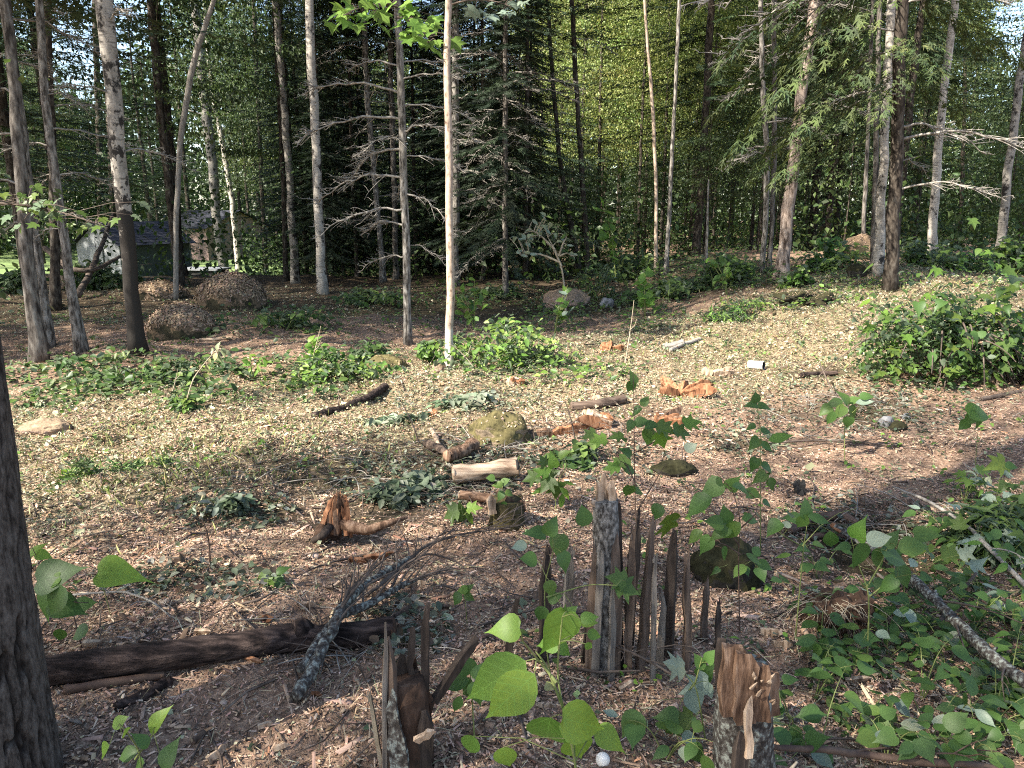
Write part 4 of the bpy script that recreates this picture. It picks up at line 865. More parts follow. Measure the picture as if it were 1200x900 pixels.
log('dark_log', 'short dark log pressed in the chips right of the pipe', [(940, 442), (960, 441), (980, 440)], 7, M['log'], cat='log', seed=11, n=7)
log('pale_pole', 'thin pale stripped pole lying among green leaves at left', [(214, 462), (250, 460), (282, 458)], 5, M['wood_rust_x'], cat='pole', seed=12, n=6)
log('pale_pole', 'pale stripped pole on the shaded chips before the humped boulder', [(234, 400), (254, 399), (272, 397)], 4, M['wood_pale_x'], cat='pole', seed=13, n=6)
log('dark_limb', 'dark limb lying at the right edge of the picture', [(1150, 470), (1180, 464), (1215, 458)], 6, M['twig'], cat='branch', seed=14, n=6)
log('brown_root', 'brown root lying across the hollow above the cut branch', [(925, 625), (955, 612), (985, 606), (1004, 618)], 11, M['stem_brown'], cat='root', seed=15, n=7)
log('brown_root', 'thin brown root lying just below the thicker one', [(950, 632), (975, 628), (1000, 634)], 8, M['stem_brown'], cat='root', seed=16, n=6)
log('snapped_slab', 'orange-brown snapped slab tipped on the dark mossy boulder', [(832, 652), (850, 662), (868, 672)], 11, M['wood_rust_x'], [M['wood_pale_x'], M['wood_rust_x']], cat='slab', seed=17, n=6, rough=.15, lift=.10)

def stake(label, foot, tip, w, mat, seed, name='broken_stake', group='broken stakes round the shattered trunk', lean=0.0, dy=0.0):
    b0 = G(*foot); u = ppm(b0); t = onY(tip[0], tip[1], b0.y+dy)-b0; root = thing(name, label, 'stake', b0, group)
    rg = random.Random(seed); mb = MB(); mb.splinter((0, 0, -.06), t, w*u, w*u*.7, seed, 0, .4, 6); mb.build('shaft', M[mat], root, smooth=False)
    mb = MB(); d = t.normalized()
    for k in range(3): q = t+Vector((rg.uniform(-.3, .3)*w*u, rg.uniform(-.2, .2)*w*u, -.03)); mb.splinter(q, q+d*rg.uniform(.02, .05), w*u*.3, w*u*.2, seed+k, 0, .1, 2)
    mb.build('splinter', M[mat], root, smooth=False)
    return root
# the shattered trunk: a lichened core with split slats standing round it
b0 = G(712, 785); u = ppm(b0)
st = thing('shattered_trunk', 'tall shattered grey trunk ringed by upright split slats in the foreground', 'stump', b0)
core = [onY(714, 800, b0.y)-b0, onY(711, 740, b0.y)-b0, onY(710, 660, b0.y)-b0, onY(710, 585, b0.y)-b0]; core[0] = Vector((0, 0, -.08))
fine = [core[i].lerp(core[i+1], j/6) for i in range(3) for j in range(6)]+[core[-1]]
mb = MB(); mb.tube(fine, [14.5*u*(1+.05*math.sin(i*1.7)) for i in range(len(fine))], 16, True, .06, 3); mb.build('trunk', surf('bark_young_birch', [(.38, (.03, .026, .023)), (.5, (.12, .11, .10)), (.64, (.27, .25, .23))], 1, (75, 75, 40), 6, .9, .8, .006), st)
for k_, (dx, y1, w_) in enumerate([(-7, 566, 8), (-1, 556, 10), (6, 562, 9), (10, 575, 7)]):
    q = onY(710+dx, 588, b0.y)-b0; mb = MB(); mb.splinter(q+Vector((0, (.012 if k_ % 2 else -.012), -.03)), onY(710+dx*1.1, y1, b0.y)-b0, w_*u, w_*u*.7, k_, 0, .5, 4); mb.build('splinter', M['wood_pale'], st, smooth=False)
q = onY(708, 592, b0.y)-b0; mb = MB(); mb.splinter(q, onY(692, 586, b0.y)-b0+Vector((0, -.02, 0)), 8*u, 5*u, 9); mb.build('splinter', M['wood_pale'], st, smooth=False)
for k_, (x0, y0_, x1, y1, w_, m_, dy) in enumerate([(690, 760, 697, 628, 9, 'slat', -.02), (697, 782, 706, 640, 9, 'slat_grey', -.05), (722, 784, 722, 612, 12, 'slat', -.03), (728, 775, 726, 590, 8, 'slat_dark', .01), (735, 775, 740, 622, 7, 'slat', .02), (684, 742, 700, 655, 9, 'slat_dark', .04), (717, 790, 718, 690, 7, 'slat_grey', -.06)]):
    mb = MB(); a_ = onY(x0, y0_, b0.y+dy)-b0; mb.splinter((a_.x, a_.y, -.05), onY(x1, y1, b0.y+dy)-b0, w_*u, w_*u*.6, 30+k_, 0, .35, 6); mb.build('slat', M[m_], st, smooth=False)
for lab, f_, t_, w_, m_, sd in [
  ('rough dark stake with flaking bark, first left of the shattered trunk but one', (636, 775), (641, 640), 12, 'slat_dark', 41),
  ('grey flat-topped stake between the flaking dark one and the shattered trunk', (662, 735), (669, 643), 10, 'slat_grey', 42),
  ('short slanting dark stake, the leftmost before the shattered trunk', (590, 776), (606, 702), 9, 'slat_dark', 43),
  ('reddish split stake directly right of the shattered trunk', (734, 790), (742, 622), 9, 'slat', 44),
  ('dark leaning stake crossing behind the reddish split one', (736, 760), (749, 600), 9, 'slat_dark', 45),
  ('tall wide brown stake, second clear one right of the shattered trunk', (750, 787), (765, 612), 10, 'slat', 46),
  ('thin pale stake pressed against the tall wide brown one', (765, 800), (768, 650), 6, 'slat_grey', 47),
  ('thick dark brown stake standing upright between two thin ones', (782, 770), (790, 626), 12, 'slat_dark', 48),
  ('low grey splinter at the foot of the thick dark brown stake', (775, 785), (776, 695), 8, 'slat_grey', 49),
  ('dark pointed stake right of the thick dark brown one', (806, 785), (806, 652), 9, 'slat', 50),
  ('thin stake near the lichened stump top', (826, 752), (828, 680), 7, 'slat', 51),
  ('short stub stake rising just behind the lichened stump', (842, 765), (842, 705), 6, 'slat_dark', 52)]:
    stake(lab, f_, t_, w_, m_, sd, dy=.05*math.sin(sd))

# hollow splintered stump with burnt-looking spikes, left of centre
b0 = G(482, 905); u = ppm(b0); hs = thing('splintered_stump', 'hollow splintered stump with lichened bark and standing spikes at the bottom edge', 'stump', b0)
def P_(x, y, dy=0.0): return onY(x, y, b0.y+dy)-b0
fine = [P_(482, 925), P_(481, 890), P_(480, 850), P_(478, 815), P_(476, 795)]; fine[0] = Vector((0, 0, -.1))
mb = MB(); mb.tube(fine, [29*u, 27*u, 26*u, 23*u, 18*u], 18, True, .12, 5); mb.build('core', M['rot'], hs)
for k_, (x0, y0_, x1, y1, w_, t_, m_, dy) in enumerate([(459, 920, 456, 752, 16, 8, 'slat', -.05), (470, 905, 470, 760, 18, 9, 'slat_dark', .03), (486, 900, 482, 772, 16, 8, 'rot', .05), (500, 905, 497, 800, 18, 9, 'rot', .02), (497, 912, 498, 836, 18, 9, 'slat_dark', -.05), (463, 925, 461, 808, 15, 6, 'lichen_grey', -.085), (472, 930, 468, 850, 14, 5, 'lichen_grey', -.09), (449, 925, 452, 733, 5, 4, 'slat_grey', -.06)]):
    mb = MB(); a_ = P_(x0, y0_, dy); mb.splinter((a_.x, a_.y, a_.z-.03), P_(x1, y1, dy), w_*u, t_*u, 60+k_, 0, .35, 6); mb.build('slat', M[m_], hs, smooth=False)
mb = MB(); mb.splinter(P_(488, 868, -.12), P_(510, 855, -.14), 9*u, 5*u, 71); mb.build('splinter', M['wood_pale'], hs, smooth=False)
for k_, (x0, y0_, x1, y1, w_, m_) in enumerate([(481, 800, 483, 734, 7, 'slat_dark'), (498, 830, 500, 708, 9, 'slat_dark'), (508, 822, 558, 746, 10, 'slat_dark')]):
    mb = MB(); mb.splinter(P_(x0, y0_, .02), P_(x1, y1, .03), w_*u, w_*u*.8, 75+k_, 0, .6, 6); mb.build('spike', M[m_], hs, smooth=False)
stake('thin pale leaning stick propped against the hollow splintered stump', (452, 905), (433, 812), 5, 'twig_pale', 55, 'leaning_stick', None)

# red-brown stump with lichened bark, bottom right of centre
b0 = G(876, 935); u = ppm(b0); rs = thing('lichened_stump', 'snapped stump with rusty split top and grey lichened bark at the bottom edge', 'stump', b0)
fine = [P_(874, 945), P_(873, 900), P_(872, 850), P_(872, 812), P_(872, 782)]; fine[0] = Vector((0, 0, -.1))
mb = MB(); mb.tube(fine, [36*u, 34*u, 32.5*u, 32*u, 29*u], 20, True, .09, 9); mb.build('bark', M['bark_lichen'], rs)
top = [(846, 764, 752, 15, 'slat_dark', -.01), (856, 836, 757, 22, 'wood_rust', -.075), (872, 846, 764, 24, 'wood_rust', -.088), (889, 842, 778, 24, 'wood_rust', -.08), (902, 836, 788, 18, 'wood_rust', -.05), (866, 800, 758, 24, 'wood_rust', .03), (884, 800, 768, 22, 'rot', .05)]
for k_, (x, y0_, y1, w_, m_, dy) in enumerate(top):
    mb = MB(); mb.splinter(P_(x+1, max(y0_, 800), dy), P_(x-1, y1, dy), w_*u, 11*u, 80+k_, 0, .75, 5); mb.build('split_face', M[m_], rs, smooth=False)
mb = MB(); mb.splinter(P_(877, 888, -.13), P_(878, 817, -.105), 8*u, 5*u, 91, 0, .5); mb.build('splinter', M['wood_pale'], rs, smooth=False)
rg = random.Random(4)
for k_ in range(9):
    x, y = rg.uniform(878, 908), rg.uniform(792, 830); q = P_(x, y, -.105); mb = MB(); mb.splinter(q, q+Vector((.012*rg.uniform(-1, 1), -.012, rg.uniform(.012, .03))), 3.5*u, 2*u, 95+k_, 0, .2, 2); mb.build('splinter', M['wood_pale'], rs, smooth=False)
mb = MB(); mb.splinter(P_(866, 930, -.125), P_(868, 858, -.118), 16*u, 7*u, 99); mb.build('slat', M['slat_dark'], rs, smooth=False)
# curved pale twig in front of it
tw = thing('curved_twig', 'pale curved twig hooked across the front of the lichened stump', 'twig', b0+Vector((0, -.15, 0)))
mb = MB(); mb.tube([P_(812, 905), P_(828, 886), P_(855, 884), P_(880, 873), P_(900, 858), P_(910, 846)], [.007, .0075, .007, .0065, .005, .003], 7); mb.build('stem', M['twig_pale'], tw)

# torn orange stump with a flung-out root, in the shaded middle
b0 = G(396, 632); u = ppm(b0); os_ = thing('torn_stump', 'torn stump with frayed orange wood and one flung-out root in the shade', 'stump', b0)
mb = MB(); mb.tube([P_(378, 640), P_(385, 620), P_(392, 610), P_(396, 602)], [15*u, 16*u, 10*u, 4*u], 10, True, .25, 4); mb.build('base', M['rot'], os_)
rg = random.Random(9)
for k_ in range(30):
    x0 = rg.uniform(378, 412); f_ = rg.random(); tip = (397+(x0-395)*.42+rg.uniform(-3, 3), 574+18*f_*f_+abs(x0-396)*.45)
    mb = MB(); mb.splinter(P_(x0, rg.uniform(614, 630), rg.uniform(-.07, .06)), P_(*tip, rg.uniform(-.04, .04)), rg.uniform(3, 6)*u, 2.5*u, 100+k_, 0, .2, 5); mb.build('fibre', M['wood_orange' if k_ % 4 else 'wood_rust'], os_, smooth=False)
mb = MB(); mb.tube([P_(398, 612), P_(415, 618, -.05), P_(432, 621, -.1), P_(452, 614, -.1), P_(478, 606, -.08)], [9*u, 8*u, 6*u, 4.5*u, 1.5*u], 7, True, .15, 6); mb.build('root', M['wood_rust'], os_)
mb = MB(); mb.tube([P_(386, 618, -.05), P_(378, 628, -.12), P_(366, 634, -.12)], [6*u, 5*u, 4*u], 7, True, .1, 7); mb.build('root', M['slat_dark'], os_)
# mossy stump that carries the cut log
b0 = G(592, 616); u = ppm(b0); ms_ = thing('mossy_stump', 'low mossy crumbling stump under the right end of the pale cut log', 'stump', b0)
mb = MB(); mb.tube([(0, 0, -.05), (.0, 0, .05), (.01, .0, 33*u)], [24*u, 21*u, 19*u], 14, True, .16, 8); mb.build('base', M['moss'], ms_)
mb = MB(); mb.splinter(P_(577, 602, -.10), P_(575, 580, -.10), 9*u, 5*u, 8); mb.build('splinter', M['wood_pale'], ms_, smooth=False)
for k_, (dx, dz) in enumerate([(-14, 30), (4, 37), (16, 33)]):
    mb = MB(); mb.splinter((dx*u, -.02, 20*u), (dx*u*1.2, -.02, dz*u), 12*u, 6*u, 20+k_); mb.build('slat', M['rot'], ms_, smooth=False)
# broken bark and roots left of it
for k_, (lab, pts, w_, m_) in enumerate([('curled red-brown bark chunk left of the pale cut log', [(524, 545), (540, 540), (556, 530)], 15, 'wood_rust'), ('dark root stub beside the curled bark chunk', [(500, 528), (518, 535), (530, 545)], 10, 'slat'), ('pale broken stick leaning on the bark chunk', [(506, 510), (511, 520), (515, 530)], 6, 'wood_pale')]):
    log('bark_chunk' if k_ == 0 else 'root_stub' if k_ == 1 else 'broken_stick', lab, pts, w_, M[m_], cat='bark' if k_ == 0 else 'root' if k_ == 1 else 'stick', seed=30+k_, n=7, rough=.2, lift=.03)

# orange splintered wood
def splinter_heap(name, label, px, n, spread, L, mats, seed, cat='splintered wood', w=(6, 14)):
    b0 = G(*px); u = ppm(b0); root = thing(name, label, cat, b0); rg = random.Random(seed)
    for k in range(n):
        a = rg.uniform(-.5, 3.6); r0 = rg.uniform(0, spread*.4)*u; l = L*u*rg.uniform(.5, 1.15)
        c = Vector((math.cos(a)*r0, math.sin(a)*r0, .01)); e = c+Vector((math.cos(a)*l, math.sin(a)*l*.8, rg.uniform(.02, .45)*l))
        mb = MB(); mb.splinter(c, e, rg.uniform(*w)*u, rg.uniform(3, 6)*u, seed+k, 0, .3, 4); mb.build('splinter', M[mats[k % len(mats)]], root, smooth=False)
    return root
splinter_heap('split_stump', 'fan of bright orange splinters torn from a stump in the sun', (798, 464), 18, 14, 34, ['wood_orange'], 5)
splinter_heap('orange_splinters', 'orange shreds of wood low on the lit ground behind the green leaves', (716, 410), 5, 8, 12, ['wood_orange'], 6)
splinter_heap('orange_splinters', 'orange shreds of wood beside the short dark log on the lit strip', (505, 490), 8, 14, 13, ['wood_orange', 'wood_pale'], 7)
splinter_heap('orange_splinters', 'scatter of orange shreds above the round mossy rock', (604, 450), 7, 10, 12, ['wood_orange', 'wood_pale'], 8)
splinter_heap('orange_splinters', 'rusty splinter jutting from the foot of the brush heap', (1098, 444), 4, 5, 26, ['wood_orange', 'wood_rust'], 9)
splinter_heap('split_plank', 'flat orange split slab right of the round mossy rock', (716, 500), 6, 10, 44, ['wood_orange', 'wood_pale'], 10, w=(10, 18))
splinter_heap('split_plank', 'rusty split slab below the fan of orange splinters', (770, 497), 5, 8, 40, ['wood_orange', 'wood_rust'], 12, w=(8, 14))
splinter_heap('red_stub', 'upright reddish broken stub amid thin bare shoots', (648, 512), 5, 4, 30, ['wood_rust', 'wood_orange'], 13)
splinter_heap('pale_splinters', 'pale upright splinter of wood right of the orange fan', (836, 440), 3, 3, 22, ['wood_pale'], 14)
# loose large chips one can pick out
rg = random.Random(21)
LMS = [((250, 772), 'fallen log'), ((480, 830), 'hollow splintered stump'), ((390, 780), 'lichened branch'), ((712, 700), 'shattered trunk'), ((876, 820), 'lichened stump'), ((985, 700), 'overturned roots'), ((1100, 760), 'cut branch'), ((396, 605), 'torn stump'), ((590, 800), 'bright young aspen'), ((40, 800), 'fissured trunk'), ((700, 478), 'bark slab')]
CNT = {}
for k_, (x, y, L_, m_) in enumerate([(240, 745, 26, 'wood_pale'), (110, 757, 22, 'wood_pale'), (268, 765, 24, 'wood_pale'), (297, 776, 26, 'wood_orange'), (482, 687, 40, 'wood_pale'), (470, 710, 26, 'wood_pale'), (256, 887, 26, 'wood_pale'), (311, 853, 16, 'wood_pale'), (360, 712, 22, 'wood_pale'), (312, 728, 16, 'wood_orange'), (372, 818, 14, 'wood_orange'), (445, 655, 36, 'wood_orange'), (420, 660, 22, 'wood_orange'), (520, 715, 22, 'slat'), (470, 725, 34, 'slat'), (735, 808, 22, 'wood_pale'), (905, 745, 26, 'wood_pale'), (918, 760, 20, 'wood_pale'), (1005, 800, 30, 'wood_pale'), (1180, 700, 26, 'wood_pale'), (1110, 730, 22, 'wood_pale'), (236, 866, 18, 'slat'), (330, 880, 18, 'wood_pale'), (150, 760, 20, 'wood_pale'), (90, 850, 20, 'slat_grey'), (560, 860, 22, 'wood_rust'), (640, 830, 20, 'wood_pale'), (396, 690, 18, 'wood_pale'), (700, 470, 14, 'wood_pale'), (1040, 760, 20, 'wood_rust')]):
    q = G(x, y); u_ = ppm(q); a = rg.uniform(-.7, .9); L2 = L_*u_; mb = MB()
    mb.splinter((-math.cos(a)*L2/2, -math.sin(a)*L2/2, .008), (math.cos(a)*L2/2, math.sin(a)*L2/2, .012+.25*L2*rg.random()), rg.uniform(5, 9)*u_, 4*u_, 200+k_, 0, .25, 4)
    o = mb.build('wood_splinter', M[m_], None, q, smooth=False)
    w_ = {'wood_pale': 'pale tan', 'wood_orange': 'orange', 'slat': 'brown', 'slat_grey': 'grey', 'wood_rust': 'rusty'}[m_]
    near = min(LMS, key=lambda q: (q[0][0]-x)**2+(q[0][1]-y)**2)[1]; key = (w_, near); CNT[key] = CNT.get(key, 0)+1
    side = ('left of' if x < [q for q in LMS if q[1] == near][0][0][0] else 'right of')+(' and above' if y < [q for q in LMS if q[1] == near][0][0][1] else ' and below')
    tag(o, f'{w_} splinter {["lying", "also lying", "third", "fourth", "fifth"][CNT[key]-1]} {side} the {near}', 'wood splinter', f'loose {w_} splinters on the chips')

# ------------------------------------------------------------------ branches lying about
def branch(name, label, pts, w, mat, hs_, seed, twigs=0, cut=None, cat='branch', tl=.3, knots=0):
    """pts: (px,py) ground places; hs_: heights above ground there"""
    A = [G(x, y)+Vector((0, 0, h)) for (x, y), h in zip(pts, hs_)]; b0 = A[0].copy(); A = [q-b0 for q in A]; root = thing(name, label, cat, b0)
    fine, rr = [], []; k = len(A)
    for i in range(k-1):
        for j in range(6): t = j/6; fine.append(A[i].lerp(A[i+1], t)); rr.append(w[i]*(1-t)+w[i+1]*t)
    fine.append(A[-1]); rr.append(w[-1]); rg = random.Random(seed)
    F2 = np.array([list(q) for q in fine])
    for _ in range(3): F2[1:-1] = .5*F2[1:-1]+.25*(F2[:-2]+F2[2:])
    F2[1:-1] += np.array([[rg.gauss(0, .12) for _ in range(3)] for _ in range(len(F2)-2)])*np.array(rr)[1:-1, None]
    mb = MB(); mb.tube(F2, rr, 10, True, .09, seed)
    for k_ in range(knots):
        i = rg.randint(2, len(F2)-3); q = Vector(F2[i]); d = Vector((rg.uniform(-1, 1), rg.uniform(-1, .2), rg.uniform(.1, 1))).normalized(); mb.tube([q, q+d*rr[i]*1.3, q+d*rr[i]*1.9], [rr[i]*.55, rr[i]*.4, rr[i]*.15], 6, True, .2, k_)
    mb.build('stem', M[mat], root)
    if cut:
        d = (Vector(F2[0])-Vector(F2[1])).normalized(); c = Vector(F2[0]); mb = MB(); mb.tube([c-d*.045, c+d*.008, c+d*.02], [rr[0]*1.03, rr[0]*.98, rr[0]*.4], 10, True, .05, 3); mb.build('cut_end', M[cut], root)
    for t_ in range(twigs):
        i = rg.randint(int(len(F2)*.25), len(F2)-1); q = Vector(F2[i]); ax = (Vector(F2[min(i+1, len(F2)-1)])-Vector(F2[max(0, i-1)])).normalized()
        d = (ax*rg.uniform(.5, 1.2)+Vector((rg.uniform(-.6, .6), rg.uniform(-.6, .6), rg.uniform(-.12, .4))))*tl*rg.uniform(.4, 1.2); mb = MB()
        e = q+d; pts_ = bez(q, q+d*.5+Vector((rg.uniform(-.04, .04), 0, .05)), e, 6); mb.tube(pts_, np.linspace(min(rr[i]*.5, .006), .0012, 6), 4, False)
        for _ in range(2):
            p_ = pts_[rg.randint(2, 4)]; e2 = p_+(d*.5+Vector((rg.uniform(-.1, .1), rg.uniform(-.1, .1), rg.uniform(-.03, .08))))*.6; mb.tube([p_, p_.lerp(e2, .5)+Vector((0, 0, .01)), e2], [.003, .002, .001], 3, False)
        mb.build('twig', M[mat if mat != 'bark_lichen' else 'twig'], root)
    return root
branch('lichened_branch', 'forked grey lichened branch with its tip on the chips before the log', [(346, 826), (362, 808), (384, 780), (404, 756), (424, 728), (452, 700), (480, 678)], [.022, .024, .022, .02, .018, .014, .010], 'bark_lichen', [.03, .05, .10, .16, .15, .12, .10], 31, 14, tl=.34, knots=6)
branch('lichened_branch', 'second lichened limb lying behind the forked one against the log', [(352, 800), (378, 776), (402, 752), (432, 736), (470, 706), (500, 690)], [.015, .02, .018, .016, .012, .006], 'bark_lichen', [.05, .10, .12, .10, .08, .06], 32, 10, tl=.3, knots=4)
branch('bare_branch', 'thin bare dark branch fanning right above the lichened limbs', [(430, 716), (470, 690), (500, 668), (540, 652), (580, 640), (612, 628)], [.010, .009, .008, .006, .004, .002], 'twig', [.07, .10, .13, .12, .09, .06], 33, 12, tl=.3)
branch('bare_branch', 'thin bare curved twig arching over the chips below the fanning branch', [(455, 712), (470, 690), (500, 676), (535, 678), (555, 692), (562, 705)], [.006, .006, .005, .004, .003, .002], 'twig', [.05, .10, .12, .09, .06, .03], 34, 3, tl=.2)
branch('cut_branch', 'thick cut branch with orange end and lichen sloping down the right side', [(975, 640), (1010, 665), (1052, 705), (1100, 760), (1150, 815), (1215, 850)], [.018, .019, .020, .021, .022, .023], 'bark_lichen', [.12, .14, .17, .18, .17, .12], 35, 4, 'wood_orange', tl=.35, knots=7)
branch('thin_branch', 'long thin bare branch sloping to the right edge above the cut branch', [(1045, 585), (1085, 610), (1130, 645), (1170, 690), (1215, 735)], [.006, .009, .010, .011, .012], 'dead_wood', [.08, .12, .14, .14, .12], 36, 4, tl=.3)
branch('low_branch', 'dark branch lying along the bottom right edge of the picture', [(905, 893), (960, 902), (1020, 912), (1090, 918), (1150, 920), (1215, 940)], [.008, .011, .011, .012, .011, .011], 'stem_brown', [.05, .07, .08, .07, .07, .06], 37, 4, tl=.22)
branch('side_stick', 'short dark stick propped under the cut branch', [(1096, 742), (1118, 715), (1140, 700)], [.010, .008, .006], 'twig', [.02, .06, .12], 38, 0)
branch('bare_branch', 'thin dark branches lying across the chips in the right middle', [(900, 522), (960, 520), (1020, 524), (1080, 530)], [.007, .007, .006, .003], 'twig', [.02, .03, .03, .02], 39, 6, tl=.4)
branch('bare_branch', 'bare dark twig bowed across the chips near the leafy tuft', [(958, 455), (970, 470), (985, 482), (1010, 492)], [.007, .006, .005, .003], 'twig', [.25, .15, .07, .03], 40, 2, tl=.3)
branch('bare_branch', 'thin dark branch lying in sun behind the round mossy rock', [(600, 442), (628, 447), (660, 451)], [.008, .006, .003], 'twig', [.03, .04, .03], 41, 4, tl=.25)
branch('bare_branch', 'long dark twig lying under the shattered trunk toward the stump', [(690, 780), (740, 800), (790, 822), (830, 845)], [.006, .005, .004, .003], 'twig', [.12, .12, .10, .08], 42, 6, tl=.25)
branch('bare_branch', 'grey twig among big leaves beside the left trunk', [(85, 705), (120, 707), (150, 706), (180, 715), (200, 728)], [.004, .005, .005, .004, .002], 'dead_wood', [.03, .05, .05, .04, .02], 43, 5, tl=.2)
branch('fallen_limb', 'dark dead limb leaning up toward the shed at left', [(92, 352), (110, 345), (128, 338), (142, 332)], [.07, .06, .05, .03], 'twig', [.1, .5, 1.1, 1.7], 44, 6, tl=.8)
branch('fallen_limb', 'second dark dead limb crossing low behind the pale leaning trunk', [(60, 345), (85, 350), (112, 346), (150, 340)], [.06, .05, .045, .03], 'twig', [1.0, .6, .5, .8], 45, 5, tl=.8)
# thin dead stalks
for k_, (lab, f_, t_, m_, r_) in enumerate([('tall dry straw-coloured stalk standing in the sun right of the green clump', (732, 428), (743, 352), 'twig_pale', .006), ('bare dark shoot left of the round mossy rock', (492, 520), (464, 462), 'twig', .005), ('bare forked shoot standing beside the reddish stub', (676, 530), (662, 470), 'twig', .006), ('bare grey shoot left of the reddish stub', (628, 520), (617, 490), 'twig', .005), ('thin brown shoot standing in the shade of the log slope', (245, 660), (236, 608), 'stem_brown', .004), ('pale dry stalk bent at the white foot of the tan trunk', (502, 428), (520, 400), 'twig_pale', .006), ('pale dry stalk leaning right from the white foot of the tan trunk', (560, 436), (529, 404), 'twig_pale', .006), ('pale dry stalk among ferny leaves near the left birch shade', (358, 446), (376, 382), 'twig_pale', .006), ('pale thin stalk beside the drooping wilted seedling', (200, 462), (208, 432), 'twig_pale', .005)]):
    b0 = G(*f_); t = onY(*t_, b0.y)-b0; root = thing('dry_stalk', lab, 'stalk', b0); mb = MB(); mb.tube(bez((0, 0, -.02), t*.5+Vector((.02, .02, .03)), t, 8), np.linspace(r_*1.3, r_*.5, 8), 5, False); mb.build('stem', M[m_], root)
    mb = MB(); q = t*.55; mb.tube([q, q+Vector((.05, 0, .04)), q+Vector((.08, .02, .12))], [r_*.6, r_*.5, r_*.3], 4, False); mb.build('side_shoot', M[m_], root)

# pipe, ball, dark tuft
b0 = G(886, 433); u = ppm(b0); pipe = thing('white_pipe', 'short white pipe offcut lying on the sunny chips', 'pipe', b0)
bm_ = MB(); ax = Vector((.72, -.62, .03)).normalized(); c0 = -ax*.085+Vector((0, 0, 5*u)); c1 = ax*.085+Vector((0, 0, 5.5*u))
bm_.tube([c0, c1], 5*u, 20, False); bm_.build('wall', M['white'], pipe)
mb = MB(); mb.tube([c1-ax*.004, c1-ax*.15], 4.3*u, 20, False); mb.build('dark_bore', M['black'], pipe)
b0 = G(706, 906); bm = bmesh.new(); bmesh.ops.create_icosphere(bm, subdivisions=5, radius=.0205)
fib = [Vector((math.cos(2.39996*i)*math.sqrt(1-(1-2*(i+.5)/220)**2), math.sin(2.39996*i)*math.sqrt(1-(1-2*(i+.5)/220)**2), 1-2*(i+.5)/220)) for i in range(220)]
for v in bm.verts:
    n_ = v.co.normalized(); dmax = max(n_.dot(f) for f in fib); a = math.acos(min(1, dmax)); v.co = n_*(.0205-.0011*max(0, 1-(a/.11)**2))
me = bpy.data.meshes.new('golf_ball'); bm.to_mesh(me); bm.free(); me.materials.append(M['white']); me.polygons.foreach_set('use_smooth', [True]*len(me.polygons))
tag(obj('golf_ball', me, None, b0+Vector((0, 0, .045))), 'white dimpled ball resting among leaves at the bottom edge', 'ball')
b0 = G(938, 578); u = ppm(b0); tag_root = thing('charred_stub', 'small black charred stub poking from the chips right of centre', 'stub', b0)
mb = MB()
for k_ in range(6): mb.splinter((random.uniform(-.02, .02), random.uniform(-.02, .02), -.02), (random.uniform(-.035, .02), random.uniform(-.02, .02), random.uniform(.04, .10)), .03, .02, 300+k_, 0, .4)
mb.build('body', M['black'], tag_root, smooth=False)
# overturned root clump in the right foreground, with straw
b0 = G(985, 735); u = ppm(b0); rc = thing('overturned_roots', 'dark overturned root clump hung with dry straw in the right foreground', 'roots', b0)
rg = random.Random(6); mb = MB(); bm = bmesh.new(); bmesh.ops.create_icosphere(bm, subdivisions=4, radius=1)
for v in bm.verts:
    q = v.co; k = 1+.35*mnoise.noise(q*1.6)+.25*mnoise.noise(q*4)+.12*mnoise.noise(q*9); v.co = Vector((q.x*42*u, q.y*30*u, q.z*28*u+14*u))*k
me = bpy.data.meshes.new('soil'); bm.to_mesh(me); bm.free(); me.materials.append(M['rot']); obj('soil', me, rc)
for k_ in range(16):
    a = rg.uniform(0, 6.28); s_ = Vector((math.cos(a)*25*u, math.sin(a)*20*u, 20*u)); e = s_+Vector((math.cos(a)*rg.uniform(.06, .2), math.sin(a)*.12-.05, rg.uniform(-.05, .1)))
    mb = MB(); mb.tube(bez(s_*.6, s_+Vector((0, 0, .04)), e, 6), np.linspace(.012 if k_ < 6 else .005, .002, 6), 5, False, .2, k_); mb.build('root', M['rot' if k_ % 2 else 'stem_brown'], rc)
mb = MB()
for k_ in range(70):
    s_ = Vector((rg.uniform(-40, 25)*u, rg.uniform(-20, 10)*u, rg.uniform(28, 42)*u)); a = rg.uniform(2.4, 5.6); l = rg.uniform(.08, .24)
    e = s_+Vector((math.cos(a)*l, math.sin(a)*l*.8, -rg.uniform(.02, .14))); mb.tube(bez(s_, s_.lerp(e, .5)+Vector((0, 0, .04)), e, 5), [.0017, .0016, .0014, .0011, .0006], 3, False)
tag(mb.build('straw', M['twig_pale'], rc), kind='stuff')

